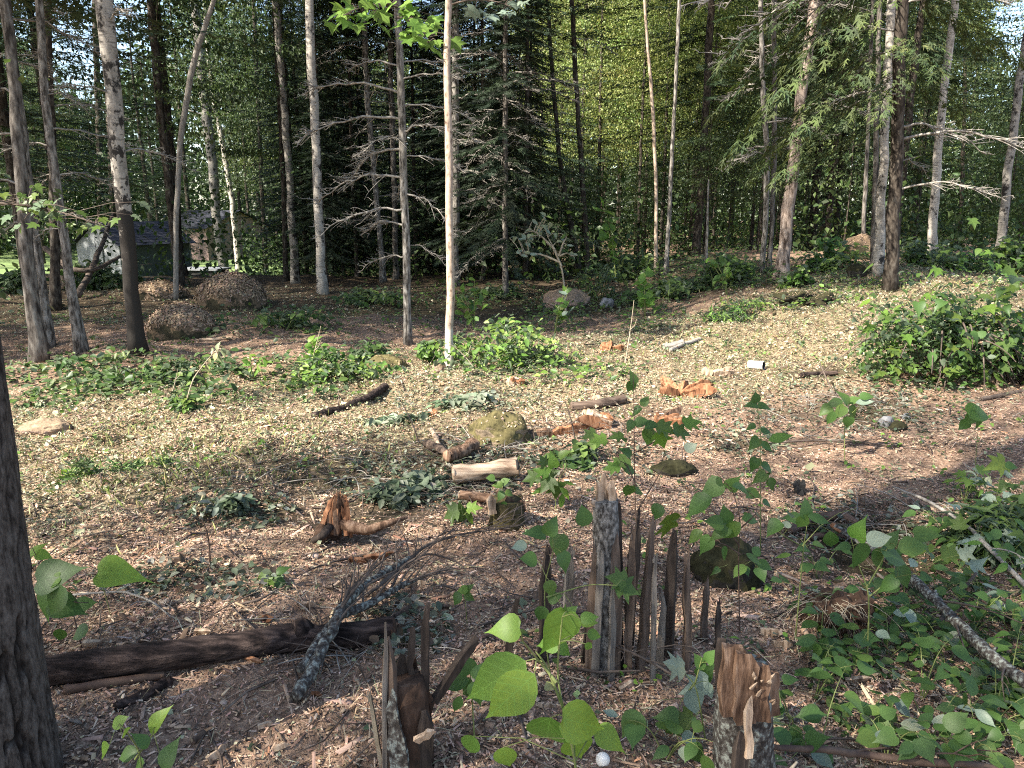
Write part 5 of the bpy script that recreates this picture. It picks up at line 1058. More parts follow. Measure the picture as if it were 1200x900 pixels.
# ------------------------------------------------------------------ saplings whose leaves can be told apart
def sapling(name, label, cat, Y, stems, leaves, r=.004, stem_mat='stem_brown', seed=0, facing=.55, group=None):
    """stems: lists of photograph points from the foot up, at distance Y; leaves: (px, py, length px, screen angle, kind)"""
    rg = random.Random(seed); x0 = onY(stems[0][0][0], stems[0][0][1], Y).x; b0 = Vector((x0, Y, gz(x0, Y))); root = thing(name, label, cat, b0, group)
    sp = []; mb = MB()
    for si, st_ in enumerate(stems):
        P = [onY(x, y, Y)-b0 for x, y in st_]
        if si == 0: P[0] = Vector((0, 0, -.03))
        for i, q in enumerate(P): q.y += .03*math.sin(i*1.9+si*2+seed)*(i > 0)
        fine = [P[i].lerp(P[i+1], j/5) for i in range(len(P)-1) for j in range(5)]+[P[-1]]
        A = np.array([list(q) for q in fine])
        for _ in range(2): A[1:-1] = .5*A[1:-1]+.25*(A[:-2]+A[2:])
        mb.tube(A, np.linspace(r, r*.35, len(A)), 6, False, .05, si); sp += [Vector(q) for q in A]
    for (x, y, L, ang, kind) in leaves:
        dy = rg.uniform(-.10, .10); q = onY(x, y, Y+dy); u = ppm(q); q = q-b0; a = R(ang); Lw = L*u*(.86 if Y < 1.5 else .98)
        d = Vector((math.cos(a), rg.uniform(-.45, .25), math.sin(a))).normalized()
        n = Vector((rg.gauss(0, .25), -facing+rg.gauss(0, .15), 1-facing*.5))
        base = q-d*Lw*.5
        near = min(sp, key=lambda w: (w-base).length+(.15 if w.z > base.z+.05 else 0))
        mb.tube([near, near.lerp(base, .5)+Vector((0, 0, .10*(near-base).length)), base], [r*.4, r*.32, r*.28], 4, False)
        put_leaf(root, kind, base, d, n, Lw)
    mb.build('stem', M[stem_mat], root)
    return root
sapling('young_aspen', 'bright young aspen with big back-lit leaves leaning in at the bottom centre', 'sapling', 1.18,
  [[(690, 1000), (678, 900), (652, 800), (660, 730)], [(664, 840), (640, 785), (628, 770)], [(652, 800), (640, 790), (612, 740)]],
  [(590, 736, 44, 178, 'heart_bright'), (654, 745, 68, 248, 'heart_bright'), (690, 724, 24, 20, 'wide_bright'), (697, 744, 20, -10, 'wide_bright'), (691, 758, 16, -40, 'wide_bright'), (584, 796, 88, 204, 'oval_bright'), (600, 816, 84, 216, 'oval_bright'),
   (640, 866, 78, 262, 'wide_bright'), (690, 850, 78, -22, 'heart_bright'), (718, 868, 46, -25, 'heart_bright'), (550, 876, 34, 250, 'wide_bright'), (593, 890, 34, 285, 'wide_bright'), (645, 805, 22, 300, 'wilted'), (678, 880, 52, 285, 'heart_bright'), (640, 755, 34, 200, 'heart_bright'), (660, 722, 34, 80, 'heart_flat')], .0035, 'stem_green', 3, .75)
sapling('slim_sapling', 'slim green-leaved sapling rising between the dark stakes left of the shattered trunk', 'sapling', 2.2,
  [[(650, 850), (640, 760), (638, 690), (650, 640), (640, 600)], [(640, 700), (690, 690), (722, 684)]],
  [(629, 624, 26, 150, 'wide'), (646, 618, 24, 60, 'wide'), (655, 642, 32, 265, 'heart'), (662, 660, 26, 290, 'heart'), (684, 604, 26, 100, 'wide_flat'), (609, 641, 18, 200, 'wide_silver'), (620, 655, 22, 160, 'wide_flat'), (645, 690, 20, 280, 'wide_flat'), (722, 678, 24, 170, 'maple'), (736, 690, 30, -20, 'maple'), (650, 700, 18, 30, 'wide'), (668, 718, 20, 60, 'wide_bright'), (690, 728, 22, 10, 'wide_bright'), (634, 720, 20, 250, 'wide'), (660, 760, 24, -30, 'wide_bright')], .003, 'stem_green', 4)
sapling('tall_sapling', 'tall thin sapling with dark heart leaves rising behind the shattered trunk', 'sapling', 3.35,
  [[(748, 720), (746, 620), (744, 540), (742, 490), (742, 436)], [(746, 570), (735, 545), (726, 538)], [(745, 530), (772, 512), (806, 500)], [(746, 600), (765, 570), (782, 545)]],
  [(742, 441, 17, 100, 'heart'), (739, 453, 17, 250, 'wide_flat'), (756, 470, 14, 60, 'wide'), (746, 481, 14, 210, 'wide'), (738, 500, 17, 230, 'heart'), (752, 494, 18, 20, 'wide_flat'), (766, 498, 20, 10, 'heart'), (782, 503, 24, -10, 'maple'), (800, 506, 26, -20, 'maple'), (776, 516, 24, -70, 'maple_bright'), (760, 512, 22, 250, 'wide'), (722, 512, 22, 170, 'maple'), (700, 516, 22, 190, 'maple_bright'), (690, 510, 18, 200, 'maple'), (727, 543, 22, 210, 'maple'), (738, 550, 22, -30, 'wide_flat'), (716, 548, 20, 190, 'maple_bright'), (736, 577, 20, 260, 'heart'), (748, 575, 18, -10, 'wide'), (782, 618, 34, 265, 'maple'), (790, 636, 26, 280, 'maple'), (770, 600, 20, 240, 'wide'), (812, 495, 22, 10, 'maple_bright'), (735, 530, 18, 120, 'wide')], .0035, 'stem_brown', 5)
sapling('dark_stemmed_sapling', 'sapling with a dark bare stem and drooping leaves left of the mossy dark boulder', 'sapling', 2.75,
  [[(868, 735), (868, 660), (866, 600), (856, 572)], [(867, 640), (845, 610), (830, 590)], [(867, 620), (885, 600), (890, 590)], [(868, 650), (850, 640), (838, 640)]],
  [(832, 574, 34, 215, 'heart'), (818, 590, 36, 205, 'oval'), (872, 573, 32, -15, 'oval'), (884, 578, 22, -20, 'oval_flat'), (850, 603, 26, 100, 'heart_flat'), (880, 608, 22, 0, 'oval'), (857, 622, 30, 230, 'oval'), (843, 624, 26, 200, 'heart'), (826, 640, 26, 240, 'heart_flat'), (850, 650, 22, 300, 'wide'), (905, 568, 20, -60, 'oval'), (838, 612, 24, 160, 'wide'), (860, 566, 22, 60, 'heart'), (814, 628, 22, 210, 'oval'), (884, 655, 22, 330, 'oval_flat'), (896, 662, 20, -10, 'oval'), (810, 525, 16, 20, 'wide_silver')], .0033, 'stem_brown', 6)
sapling('thin_sapling', 'thin upright sapling with paired leaves, right of the tall one', 'sapling', 3.6,
  [[(893, 640), (892, 560), (890, 510), (886, 464)]],
  [(882, 474, 15, 160, 'wide'), (896, 476, 16, 10, 'wide'), (886, 466, 14, 90, 'wide'), (880, 500, 12, 190, 'wide'), (898, 505, 14, 0, 'wide_flat'), (884, 520, 18, 220, 'heart'), (900, 524, 16, -30, 'heart'), (915, 512, 30, 20, 'lance'), (884, 545, 18, 250, 'heart'), (900, 548, 18, -20, 'wide'), (890, 560, 20, 210, 'heart'), (905, 568, 18, 300, 'heart'), (880, 580, 14, 200, 'wide_flat'), (900, 590, 14, -10, 'wide')], .003, 'stem_green', 7)
sapling('round_leaved_sprout', 'sprout with three round leaves just left of the cut branch end', 'sprout', 2.7,
  [[(938, 690), (940, 640), (944, 610)], [(940, 640), (915, 625), (906, 618)], [(940, 640), (965, 620)]],
  [(945, 596, 26, 85, 'wide_flat'), (960, 608, 26, -10, 'oval_flat'), (930, 607, 24, 165, 'wide_flat'), (940, 612, 22, 250, 'oval'), (907, 617, 22, 200, 'wide'), (926, 602, 16, 120, 'oval'), (974, 634, 26, 280, 'oval'), (921, 615, 14, 170, 'oval_silver'), (1004, 596, 1, 0, 'wide')], .003, 'stem_green', 8)
sapling('round_leaved_shrub', 'shrub with very round leaves and one pale upturned leaf below the cut branch end', 'shrub', 2.5,
  [[(1020, 760), (1015, 690), (1006, 660), (1000, 630)], [(1015, 690), (1035, 660), (1046, 640)], [(1018, 700), (1050, 680), (1070, 668)], [(1015, 690), (1000, 670)]],
  [(1008, 652, 34, 260, 'wide_flat'), (1030, 632, 28, 10, 'wide_silver'), (1048, 652, 38, -25, 'oval_flat'), (1030, 656, 28, 300, 'wide'), (1005, 622, 28, 100, 'heart_bright'), (1046, 630, 26, 60, 'heart'), (1070, 640, 34, 20, 'oval'), (1088, 626, 30, 15, 'heart'), (1090, 645, 26, -20, 'wide'), (1060, 676, 30, -60, 'wide'), (1040, 686, 26, 220, 'heart'), (990, 640, 20, 170, 'oval'), (1118, 650, 26, 10, 'maple'), (1135, 646, 22, 40, 'maple_silver')], .0035, 'stem_green', 9)
sapling('grey_leaved_sprout', 'sprout with limp bluish undersides beside the left of the lichened stump', 'sprout', 2.0,
  [[(830, 850), (815, 800), (800, 790)], [(815, 800), (800, 830)], [(815, 800), (822, 770)]],
  [(789, 780, 30, 165, 'maple_silver'), (815, 806, 36, 215, 'maple_silver'), (812, 822, 30, 280, 'wide_silver'), (828, 788, 26, 60, 'heart'), (800, 846, 30, 200, 'maple'), (790, 866, 36, 230, 'wide'), (755, 878, 46, 200, 'wide'), (740, 850, 36, 230, 'wide_flat'), (780, 840, 30, 180, 'heart'), (832, 770, 22, 80, 'wide'), (808, 866, 20, -30, 'wide_silver'), (820, 776, 22, 120, 'oval')], .003, 'stem_green', 10)
sapling('shaded_sprout', 'low dark-leaved sprout between the hollow stump and the bright aspen', 'sprout', 1.95,
  [[(556, 830), (552, 800), (548, 780)], [(552, 805), (570, 790), (584, 780)]],
  [(547, 780, 26, 100, 'wide'), (535, 800, 30, 190, 'oval'), (545, 808, 26, 220, 'heart'), (565, 785, 28, 60, 'heart'), (580, 790, 28, 10, 'wide'), (560, 815, 30, 280, 'heart'), (536, 826, 22, 250, 'oval'), (575, 812, 24, -30, 'wide')], .003, 'stem_green', 11)
sapling('near_sprout', 'small sprout with narrow bright leaves standing on bare chips at the bottom left', 'sprout', 1.72,
  [[(168, 935), (158, 890), (150, 858), (146, 840)], [(158, 890), (180, 860), (186, 845)]],
  [(139, 846, 22, 40, 'oval_bright'), (146, 858, 20, 60, 'oval_bright'), (180, 846, 34, 70, 'oval_bright'), (167, 868, 24, 110, 'oval'), (118, 880, 30, 215, 'oval_bright'), (148, 884, 26, 190, 'oval'), (196, 886, 36, 75, 'oval'), (160, 896, 24, 200, 'oval')], .0028, 'stem_green', 12)
sapling('big_leaved_sprig', 'sprig of big drooping leaves beside the fissured trunk', 'sprout', 2.45,
  [[(92, 730), (76, 700), (62, 680), (38, 640)], [(76, 700), (95, 702), (104, 706)]],
  [(68, 672, 56, 20, 'heart'), (55, 682, 30, 200, 'heart_bright'), (52, 712, 40, 250, 'heart'), (80, 712, 44, -15, 'heart_flat'), (64, 705, 40, 230, 'wide'), (98, 708, 26, 10, 'oval'), (40, 644, 22, 60, 'wide_bright'), (50, 650, 18, -10, 'wide_bright'), (92, 742, 24, 200, 'wide'), (70, 745, 20, 250, 'wide')], .003, 'stem_brown', 13)
sapling('single_leaf_shoot', 'one large bright leaf held over the chips right of the fissured trunk', 'sprout', 2.75,
  [[(128, 700), (120, 682), (116, 676)]], [(139, 669, 50, 5, 'heart_bright')], .002, 'stem_green', 14, .3)
sapling('small_sprout', 'small dark sprout alone in the chips above the fallen log', 'sprout', 2.85,
  [[(318, 705), (316, 690), (314, 678)]], [(308, 680, 26, 210, 'wide'), (322, 676, 22, 20, 'wide'), (330, 668, 16, 40, 'oval'), (314, 690, 22, 270, 'heart'), (330, 684, 16, -20, 'wide')], .0025, 'stem_green', 15)
sapling('small_sprout', 'small sprout between the fanning branch and the slim sapling', 'sprout', 2.7,
  [[(548, 722), (546, 705), (544, 695)]], [(540, 692, 16, 190, 'heart_bright'), (548, 690, 15, 60, 'wide'), (535, 702, 16, 220, 'wide'), (550, 700, 14, -20, 'wide')], .0022, 'stem_green', 16)
sapling('low_sprout', 'low green sprout just left of the mossy stump under the cut log', 'sprout', 3.7,
  [[(545, 625), (542, 605), (540, 595)], [(542, 605), (555, 595)]], [(528, 602, 22, 210, 'maple'), (540, 598, 20, 100, 'maple'), (556, 595, 18, 10, 'maple_bright'), (535, 612, 20, 250, 'maple'), (552, 608, 16, -40, 'wide')], .0025, 'stem_green', 17)
sapling('low_sprout', 'small sprout growing up in front of the pale cut log', 'sprout', 3.7,
  [[(588, 610), (587, 585), (590, 562)]], [(583, 568, 12, 160, 'wide'), (592, 564, 13, 30, 'wide_flat'), (586, 582, 13, 230, 'heart'), (597, 578, 11, -10, 'wide'), (575, 560, 11, 170, 'wide'), (590, 592, 10, 250, 'wide')], .0022, 'stem_green', 18)
sapling('leafy_tuft', 'ferny green tuft right of the pale cut log', 'shrub', 4.0,
  [[(652, 590), (650, 560), (645, 540)], [(650, 570), (635, 555), (622, 550)], [(650, 570), (665, 545), (660, 535)], [(650, 575), (670, 580)]],
  [(622, 560, 22, 200, 'maple'), (634, 552, 20, 160, 'maple_bright'), (648, 540, 20, 100, 'heart_bright'), (660, 532, 16, 60, 'wide'), (640, 568, 22, 230, 'maple'), (652, 575, 22, 270, 'maple'), (664, 578, 22, -40, 'lance'), (646, 555, 20, 30, 'maple'), (668, 566, 18, -10, 'lance'), (630, 575, 18, 200, 'lance'), (658, 588, 20, 260, 'lance'), (636, 540, 16, 110, 'maple')], .003, 'stem_green', 19)
sapling('leafy_tuft', 'dark leafy tuft in the chips below the brush heap', 'shrub', 5.0,
  [[(995, 500), (990, 482), (985, 470)], [(992, 490), (1005, 475)]],
  [(978, 472, 20, 190, 'oval'), (990, 466, 20, 110, 'wide'), (1004, 468, 20, 30, 'heart'), (1012, 474, 18, -10, 'oval_silver'), (984, 484, 20, 230, 'heart'), (1000, 484, 20, -60, 'wide'), (974, 490, 18, 250, 'oval'), (994, 496, 16, 270, 'heart'), (1016, 464, 16, 20, 'wide'), (968, 480, 16, 200, 'wide')], .003, 'stem_green', 20)
sapling('single_leaf_shoot', 'broad bright leaf cluster lying on the chips at the far right', 'sprout', 4.7,
  [[(1150, 505), (1145, 492), (1140, 488)]], [(1152, 482, 36, 10, 'heart_bright'), (1138, 490, 20, 220, 'wide'), (1148, 495, 20, 280, 'heart'), (1130, 498, 16, 210, 'wide')], .0025, 'stem_green', 21)
sapling('single_leaf_shoot', 'pair of flat green leaves on the chips at the right edge', 'sprout', 3.9, [[(1172, 552), (1170, 548)]], [(1168, 545, 28, 190, 'maple'), (1186, 546, 14, 10, 'wide')], .002, 'stem_green', 22)
sapling('drooping_seedling', 'wilted seedling bent over with pale drooping leaves in the shade boundary', 'seedling', 6.3,
  [[(213, 466), (226, 444), (240, 424), (252, 412)]],
  [(248, 411, 9, 200, 'wilted'), (255, 406, 11, 80, 'wilted'), (262, 413, 11, -60, 'wilted'), (252, 418, 10, 250, 'wilted'), (267, 414, 10, -20, 'wilted'), (246, 424, 9, 260, 'wilted'), (257, 420, 10, 280, 'wilted'), (243, 432, 9, 270, 'wilted')], .007, 'twig_pale', 23)
sapling('arching_sapling', 'sapling arching over with pale sunlit leaves before the dark wood', 'sapling', 12.5,
  [[(664, 348), (660, 320), (652, 295), (642, 278)], [(658, 312), (648, 290), (640, 284)], [(655, 300), (660, 284), (664, 278)], [(657, 308), (640, 300), (622, 296), (612, 300)], [(650, 292), (634, 276), (620, 268)], [(656, 300), (664, 296), (670, 300)]],
  [(x+RNG.normal()*5, y+RNG.normal()*5, 8.5, RNG.uniform(120, 420), k) for dx_ in (0, 1) for x, y, a, k in [(624, 262, 160, 'oval_silver'), (632, 268, 220, 'wilted'), (618, 274, 200, 'oval_silver'), (628, 282, 250, 'wilted'), (614, 290, 230, 'oval_silver'), (620, 298, 270, 'wilted'), (636, 276, 100, 'oval_silver'), (640, 262, 60, 'wilted'), (646, 270, 20, 'oval_silver'), (612, 304, 260, 'oval_silver'), (624, 268, 120, 'wilted'), (630, 294, 290, 'oval_silver'), (652, 282, 30, 'wilted'), (658, 276, 60, 'oval'), (664, 284, -10, 'oval_silver'), (668, 300, -30, 'wilted'), (660, 296, 200, 'oval'), (616, 284, 180, 'wilted'), (634, 258, 90, 'oval_silver'), (608, 280, 190, 'oval_silver')]], .02, 'twig_pale', 24)
def upright(label, foot, tipy, wpx, n, lpx, kinds, seed, name='upright_sprout', group=None, stems=2):
    rg = random.Random(seed); Y = G(*foot).y; x, y = foot; S_ = []; Lv = []
    for s_ in range(stems):
        tx = x+rg.uniform(-.5, .5)*wpx; ty = tipy+rg.uniform(0, .3)*(y-tipy)*(s_ > 0); S_.append([(x, y), (x+(tx-x)*.3, y+(ty-y)*.5), (tx, ty)])
        for k in range(n//stems):
            f = rg.uniform(.3, 1); Lv.append((x+(tx-x)*f+rg.gauss(0, wpx*.13), y+(ty-y)*f+rg.gauss(0, 4), lpx*rg.uniform(.7, 1.2), rg.choice((rg.uniform(-50, 40), rg.uniform(140, 230), rg.uniform(60, 120))), rg.choice(kinds)))
    return sapling(name, label, 'sprout', Y, S_, Lv, .004*Y/4, 'stem_green', seed, .45, group)
upright('sunlit sprout with yellow-green leaves right of the tan trunk', (556, 388), 328, 46, 34, 10, ['oval_bright', 'wide_bright', 'oval'], 61, stems=3)
upright('sunlit sprout with pale leaves left of the orange-topped rock', (650, 392), 334, 36, 28, 10, ['oval_bright', 'oval_silver', 'oval'], 62, stems=3)
upright('sprig of yellow-green leaves in the shade right of the small grey rock', (756, 372), 322, 30, 24, 11, ['oval_bright', 'wide_bright'], 63, stems=2)
upright('bright narrow-leaved plant among ferny leaves left of centre', (366, 440), 392, 36, 34, 10, ['oval_bright', 'lance', 'wide_bright'], 64, stems=3)
upright('bright narrow-leaved plant at the left end of the ferny leaves', (296, 442), 418, 30, 20, 9, ['oval_bright', 'lance'], 65, stems=2)
upright('tall slim weed against the left end of the slope brush', (852, 345), 300, 40, 22, 10, ['oval', 'oval_bright'], 66, stems=3)
upright('bright sprig hanging from a thin stem before the black trunks', (722, 330), 238, 30, 16, 13, ['oval_bright', 'wide_bright'], 67, stems=1)

# creeping leafy plants over the lower right, and a few elsewhere
rg = random.Random(31)
K1 = ['wide', 'oval', 'heart', 'wide_flat', 'oval_flat', 'oval', 'heart_flat', 'oval_silver']
K2 = ['maple', 'maple', 'maple_silver', 'oval', 'lance']
spots = [(955, 820, K1), (1000, 790, K1), (1040, 770, K1), (1010, 850, K1), (1065, 740, K1), (1080, 820, K1), (1110, 780, K1), (960, 880, K1), (1040, 890, K1), (1120, 850, K1), (1170, 780, K1), (1165, 845, K1), (1100, 700, K1), (1060, 700, K1), (1150, 700, K2), (1190, 640, K2), (1160, 625, K2), (1130, 590, K2), (1200, 590, K2), (1200, 700, K2), (1110, 640, K1), (985, 720, K1), (930, 850, K1), (960, 680, K1), (1210, 740, K1), (1130, 900, K1), (890, 690, K1), (780, 890, K1), (960, 770, K1), (1215, 560, K2), (1180, 820, K1), (1195, 870, K1), (1140, 740, K1), (1185, 740, K1), (1090, 870, K1), (1150, 880, K1), (1160, 590, K2), (1175, 665, K2), (1130, 660, K2), (1020, 730, K1)]
LM = [((880, 850), 'lichened stump'), ((975, 690), 'overturned roots'), ((1150, 815), 'lower end of the cut branch'), ((1040, 700), 'middle of the cut branch'), ((1060, 905), 'dark branch along the bottom edge'), ((1085, 615), 'long thin branch'), ((858, 660), 'dark mossy boulder'), ((706, 893), 'white ball'), ((1195, 560), 'right edge above the long thin branch'), ((1195, 690), 'right edge below the long thin branch')]
near_ = [min(LM, key=lambda q: (q[0][0]-x)**2+(q[0][1]-y)**2) for x, y, k_ in spots]
def rank_(i):
    d_ = lambda j: (near_[j][0][0]-spots[j][0])**2+(near_[j][0][1]-spots[j][1])**2
    return sorted([j for j in range(len(spots)) if near_[j] is near_[i] and (spots[j][2] is spots[i][2])], key=d_).index(i)
for i, (x, y, ks) in enumerate(spots):
    q = G(x, y); st_ = []
    for s_ in range(3):
        a = rg.uniform(0, 6.28); l = rg.uniform(.10, .22); h_ = rg.uniform(.10, .22)*(1.25 if ks is K2 else 1)
        st_.append(((math.cos(a)*l*.35, math.sin(a)*l*.35, h_*.9), (math.cos(a)*l, math.sin(a)*l, h_*rg.uniform(.6, 1))))
    if ks is K2: lb, nm_, gp = 'maple-leaved seedling crowding the right edge beyond the cut branch', 'maple_seedling', 'maple-leaved seedlings at the right edge'
    else: lb, nm_, gp = 'low round-leaved plant spreading over the chips in the lower right', 'round_leaved_plant', 'round-leaved plants over the lower right'
    lb = ('maple-leaved seedling, ' if ks is K2 else 'low round-leaved plant, ')+['nearest', 'second nearest', 'third nearest', 'fourth nearest', 'fifth nearest', 'sixth nearest', 'seventh nearest', 'eighth nearest', 'ninth nearest'][rank_(i)]+' to the '+near_[i][1]
    leafy_plant(nm_, lb, 'plant', q, st_, ks, .066 if ks is K1 else .07, 5, gp, 'stem_green', .3, .0028, .25, False, i, .03, (0, -.6, 0))

# ------------------------------------------------------------------ leafy clumps whose single leaves are too small to pick apart
OV = ([(0, 0, 0), (-.30, .30, .09), (-.22, .72, .02), (0, 1, -.12), (.22, .72, .02), (.30, .30, .09)], [(0, 2, 1), (0, 3, 2), (0, 4, 3), (0, 5, 4)])
LA = ([(0, 0, 0), (-.13, .4, .05), (0, 1, -.25), (.13, .4, .05)], [(0, 2, 1), (0, 3, 2)])
MV, MF = maple_shape(); MPL = (MV, MF)
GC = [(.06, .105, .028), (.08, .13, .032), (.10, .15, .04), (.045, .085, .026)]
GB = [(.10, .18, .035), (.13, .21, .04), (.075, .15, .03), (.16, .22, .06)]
def clump(name, label, cat, px, wpx, hpx, n, lpx, tmpl, pal, seed, depth=.8, stems=16, hang=.35, group=None, mat='lf_cover', twig='stem_green', fill=.5):
    b0 = G(*px); u = ppm(b0); a = wpx*u/2; h_ = hpx*u; rg = np.random.default_rng(seed); b0 = b0+Vector((0, a*depth*.35, 0)); b0.z = gz(b0.x, b0.y)
    root = thing(name, label, cat, b0, group)
    nc = max(8, n//28); c = unit(rg.normal(size=(nc, 3)))*(rg.random((nc, 1))**fill); c = c*np.array([a, a*depth, h_*.5]); c[:, 2] += h_*.45
    c[:, 2] *= 1-.4*np.clip(np.hypot(c[:, 0]/a, c[:, 1]/(a*depth)), 0, 1)
    k = rg.integers(0, nc, n); P = c[k]+rg.normal(size=(n, 3))*np.array([a*.13, a*.13*depth, h_*.12]); gzv = height(P[:, 0]+b0.x, P[:, 1]+b0.y)-b0.z; P[:, 2] = np.maximum(P[:, 2]+gzv, gzv+.02)
    d = rg.normal(size=(n, 3)); d[:, 2] = -hang+rg.normal(size=n)*.4; nor = rg.normal(size=(n, 3))*.45; nor[:, 2] += 1
    tint = pick(pal, nc, None, .15, rg)[k]
    V, T, C = scatter(*tmpl, P, d, nor, lpx*u*rg.uniform(.6, 1.25, n), np.clip(tint*(1+.15*rg.normal(size=(n, 1))), .01, .6))
    tag(obj('foliage', np_mesh('foliage', V, T, C, M[mat]), root), kind='stuff')
    mb = MB(); rr = random.Random(seed)
    for i in range(stems):
        q = Vector(c[rr.randrange(nc)]); f = Vector((q.x*.3, q.y*.3, gz(q.x*.3+b0.x, q.y*.3+b0.y)-b0.z-.02)); mb.tube(bez(f, f.lerp(q, .5)+Vector((0, 0, h_*.1)), q, 5), np.linspace(.006*max(1, b0.y/7), .002, 5), 4, False)
    tag(mb.build('stems', M[twig], root), kind='stuff')
    return root
clump('fern_clump', 'sunlit green clump of ferny leaves right of the tan trunk', 'plant', (592, 428), 175, 62, 1050, 9, OV, GB, 1)
clump('fern_clump', 'smaller sunlit ferny clump touching the left of the tan trunk', 'plant', (505, 424), 50, 30, 260, 9, OV, GB, 2)
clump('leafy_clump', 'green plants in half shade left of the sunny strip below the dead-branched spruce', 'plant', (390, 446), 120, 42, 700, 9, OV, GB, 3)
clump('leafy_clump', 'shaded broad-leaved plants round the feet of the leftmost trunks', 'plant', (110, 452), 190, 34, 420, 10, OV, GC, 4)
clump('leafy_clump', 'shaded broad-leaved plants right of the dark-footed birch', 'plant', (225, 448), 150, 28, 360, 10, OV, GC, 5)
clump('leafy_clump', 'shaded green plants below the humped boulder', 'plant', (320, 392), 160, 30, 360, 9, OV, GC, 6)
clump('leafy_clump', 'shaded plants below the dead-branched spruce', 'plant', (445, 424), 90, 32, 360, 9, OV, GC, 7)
clump('slope_brush', 'bright green weeds on the lower left of the sunny slope', 'plant', (862, 378), 105, 26, 520, 9, LA, GB, 8)
clump('slope_brush', 'bright weeds just right of the leaning red-barked pine', 'plant', (938, 338), 56, 28, 320, 9, OV, GB, 9)
clump('slope_brush', 'sunlit brush along the dark crest left of the slope birches', 'plant', (972, 314), 80, 34, 500, 9, OV, GB, 10)
clump('slope_brush', 'round green bush right of the dark scaly trunk', 'bush', (1078, 312), 50, 44, 420, 9, OV, GC, 11)
clump('slope_brush', 'pale green brush on the crest below the leaning white birch', 'plant', (1125, 318), 90, 38, 520, 9, OV, GB, 12)
clump('slope_brush', 'green brush at the right edge below the edge birch', 'plant', (1190, 325), 70, 60, 520, 10, OV, GB, 13)
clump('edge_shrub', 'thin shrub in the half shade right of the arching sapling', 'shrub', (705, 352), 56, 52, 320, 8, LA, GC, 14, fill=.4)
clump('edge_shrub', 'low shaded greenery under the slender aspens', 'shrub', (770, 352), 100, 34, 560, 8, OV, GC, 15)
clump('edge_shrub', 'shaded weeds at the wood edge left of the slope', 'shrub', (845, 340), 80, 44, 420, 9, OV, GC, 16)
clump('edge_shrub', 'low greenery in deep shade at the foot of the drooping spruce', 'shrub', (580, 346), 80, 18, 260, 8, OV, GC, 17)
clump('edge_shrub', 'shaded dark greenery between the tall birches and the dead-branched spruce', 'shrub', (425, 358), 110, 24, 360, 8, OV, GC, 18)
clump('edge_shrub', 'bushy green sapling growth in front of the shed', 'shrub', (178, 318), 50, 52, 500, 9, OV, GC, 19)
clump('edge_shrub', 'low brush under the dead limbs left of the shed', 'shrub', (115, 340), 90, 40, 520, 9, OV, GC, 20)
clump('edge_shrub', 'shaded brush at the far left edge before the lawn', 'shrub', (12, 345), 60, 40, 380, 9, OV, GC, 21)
clump('grass_tuft', 'tuft of sunlit grass and cut stems at the left of the strip', 'grass tuft', (105, 560), 70, 26, 260, 11, LA, GB, 22, hang=-.5)
clump('grass_tuft', 'yellowish tuft of grass right of the first sunlit tuft', 'grass tuft', (165, 552), 60, 20, 200, 10, LA, GB, 23, hang=-.5)
clump('grass_tuft', 'small green tuft on the lit strip edge left of the short dark log', 'grass tuft', (215, 480), 40, 18, 200, 10, OV, GB, 24)
clump('leafy_clump', 'low bluish-green leaves heaped in the shade left of the torn stump', 'plant', (268, 602), 56, 24, 150, 15, OV, [(.12, .16, .12), (.16, .20, .15), (.07, .10, .06)], 25)
clump('leafy_clump', 'dark leaf heap in the shade right of the torn stump', 'plant', (470, 590), 110, 34, 380, 14, OV, [(.09, .12, .08), (.05, .085, .04), (.13, .15, .11)], 26)
clump('leafy_clump', 'heap of limp grey-green leaves on the lit strip above the mossy rock', 'plant', (550, 478), 70, 20, 300, 11, OV, [(.20, .24, .16), (.26, .30, .21), (.14, .18, .11)], 27)
clump('leafy_clump', 'heap of limp grey-green leaves left of the one above the mossy rock', 'plant', (462, 500), 60, 16, 240, 11, OV, [(.20, .24, .16), (.26, .30, .21), (.14, .18, .11)], 28)
clump('leafy_clump', 'low green leaves below the reddish stub', 'plant', (680, 545), 80, 26, 260, 14, OV, GC, 29)
clump('grass_clump', 'green mixed grass and seedlings in the shade at the right edge', 'plant', (1165, 650), 110, 62, 620, 22, LA, GC, 30)
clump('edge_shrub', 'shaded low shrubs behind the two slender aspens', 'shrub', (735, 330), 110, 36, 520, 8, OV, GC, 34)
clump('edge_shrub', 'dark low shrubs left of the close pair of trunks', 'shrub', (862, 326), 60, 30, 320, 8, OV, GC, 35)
for i_, (x_, y_) in enumerate(((1290, 640), (1330, 760), (1270, 860), (1380, 560), (1310, 470))): clump('leafy_clump', 'leafy seedlings carrying on past the right edge', 'plant', (x_, y_), 150, 60, 500, 24 if y_ > 600 else 14, OV, GC, 40+i_, group='seedlings past the right edge')
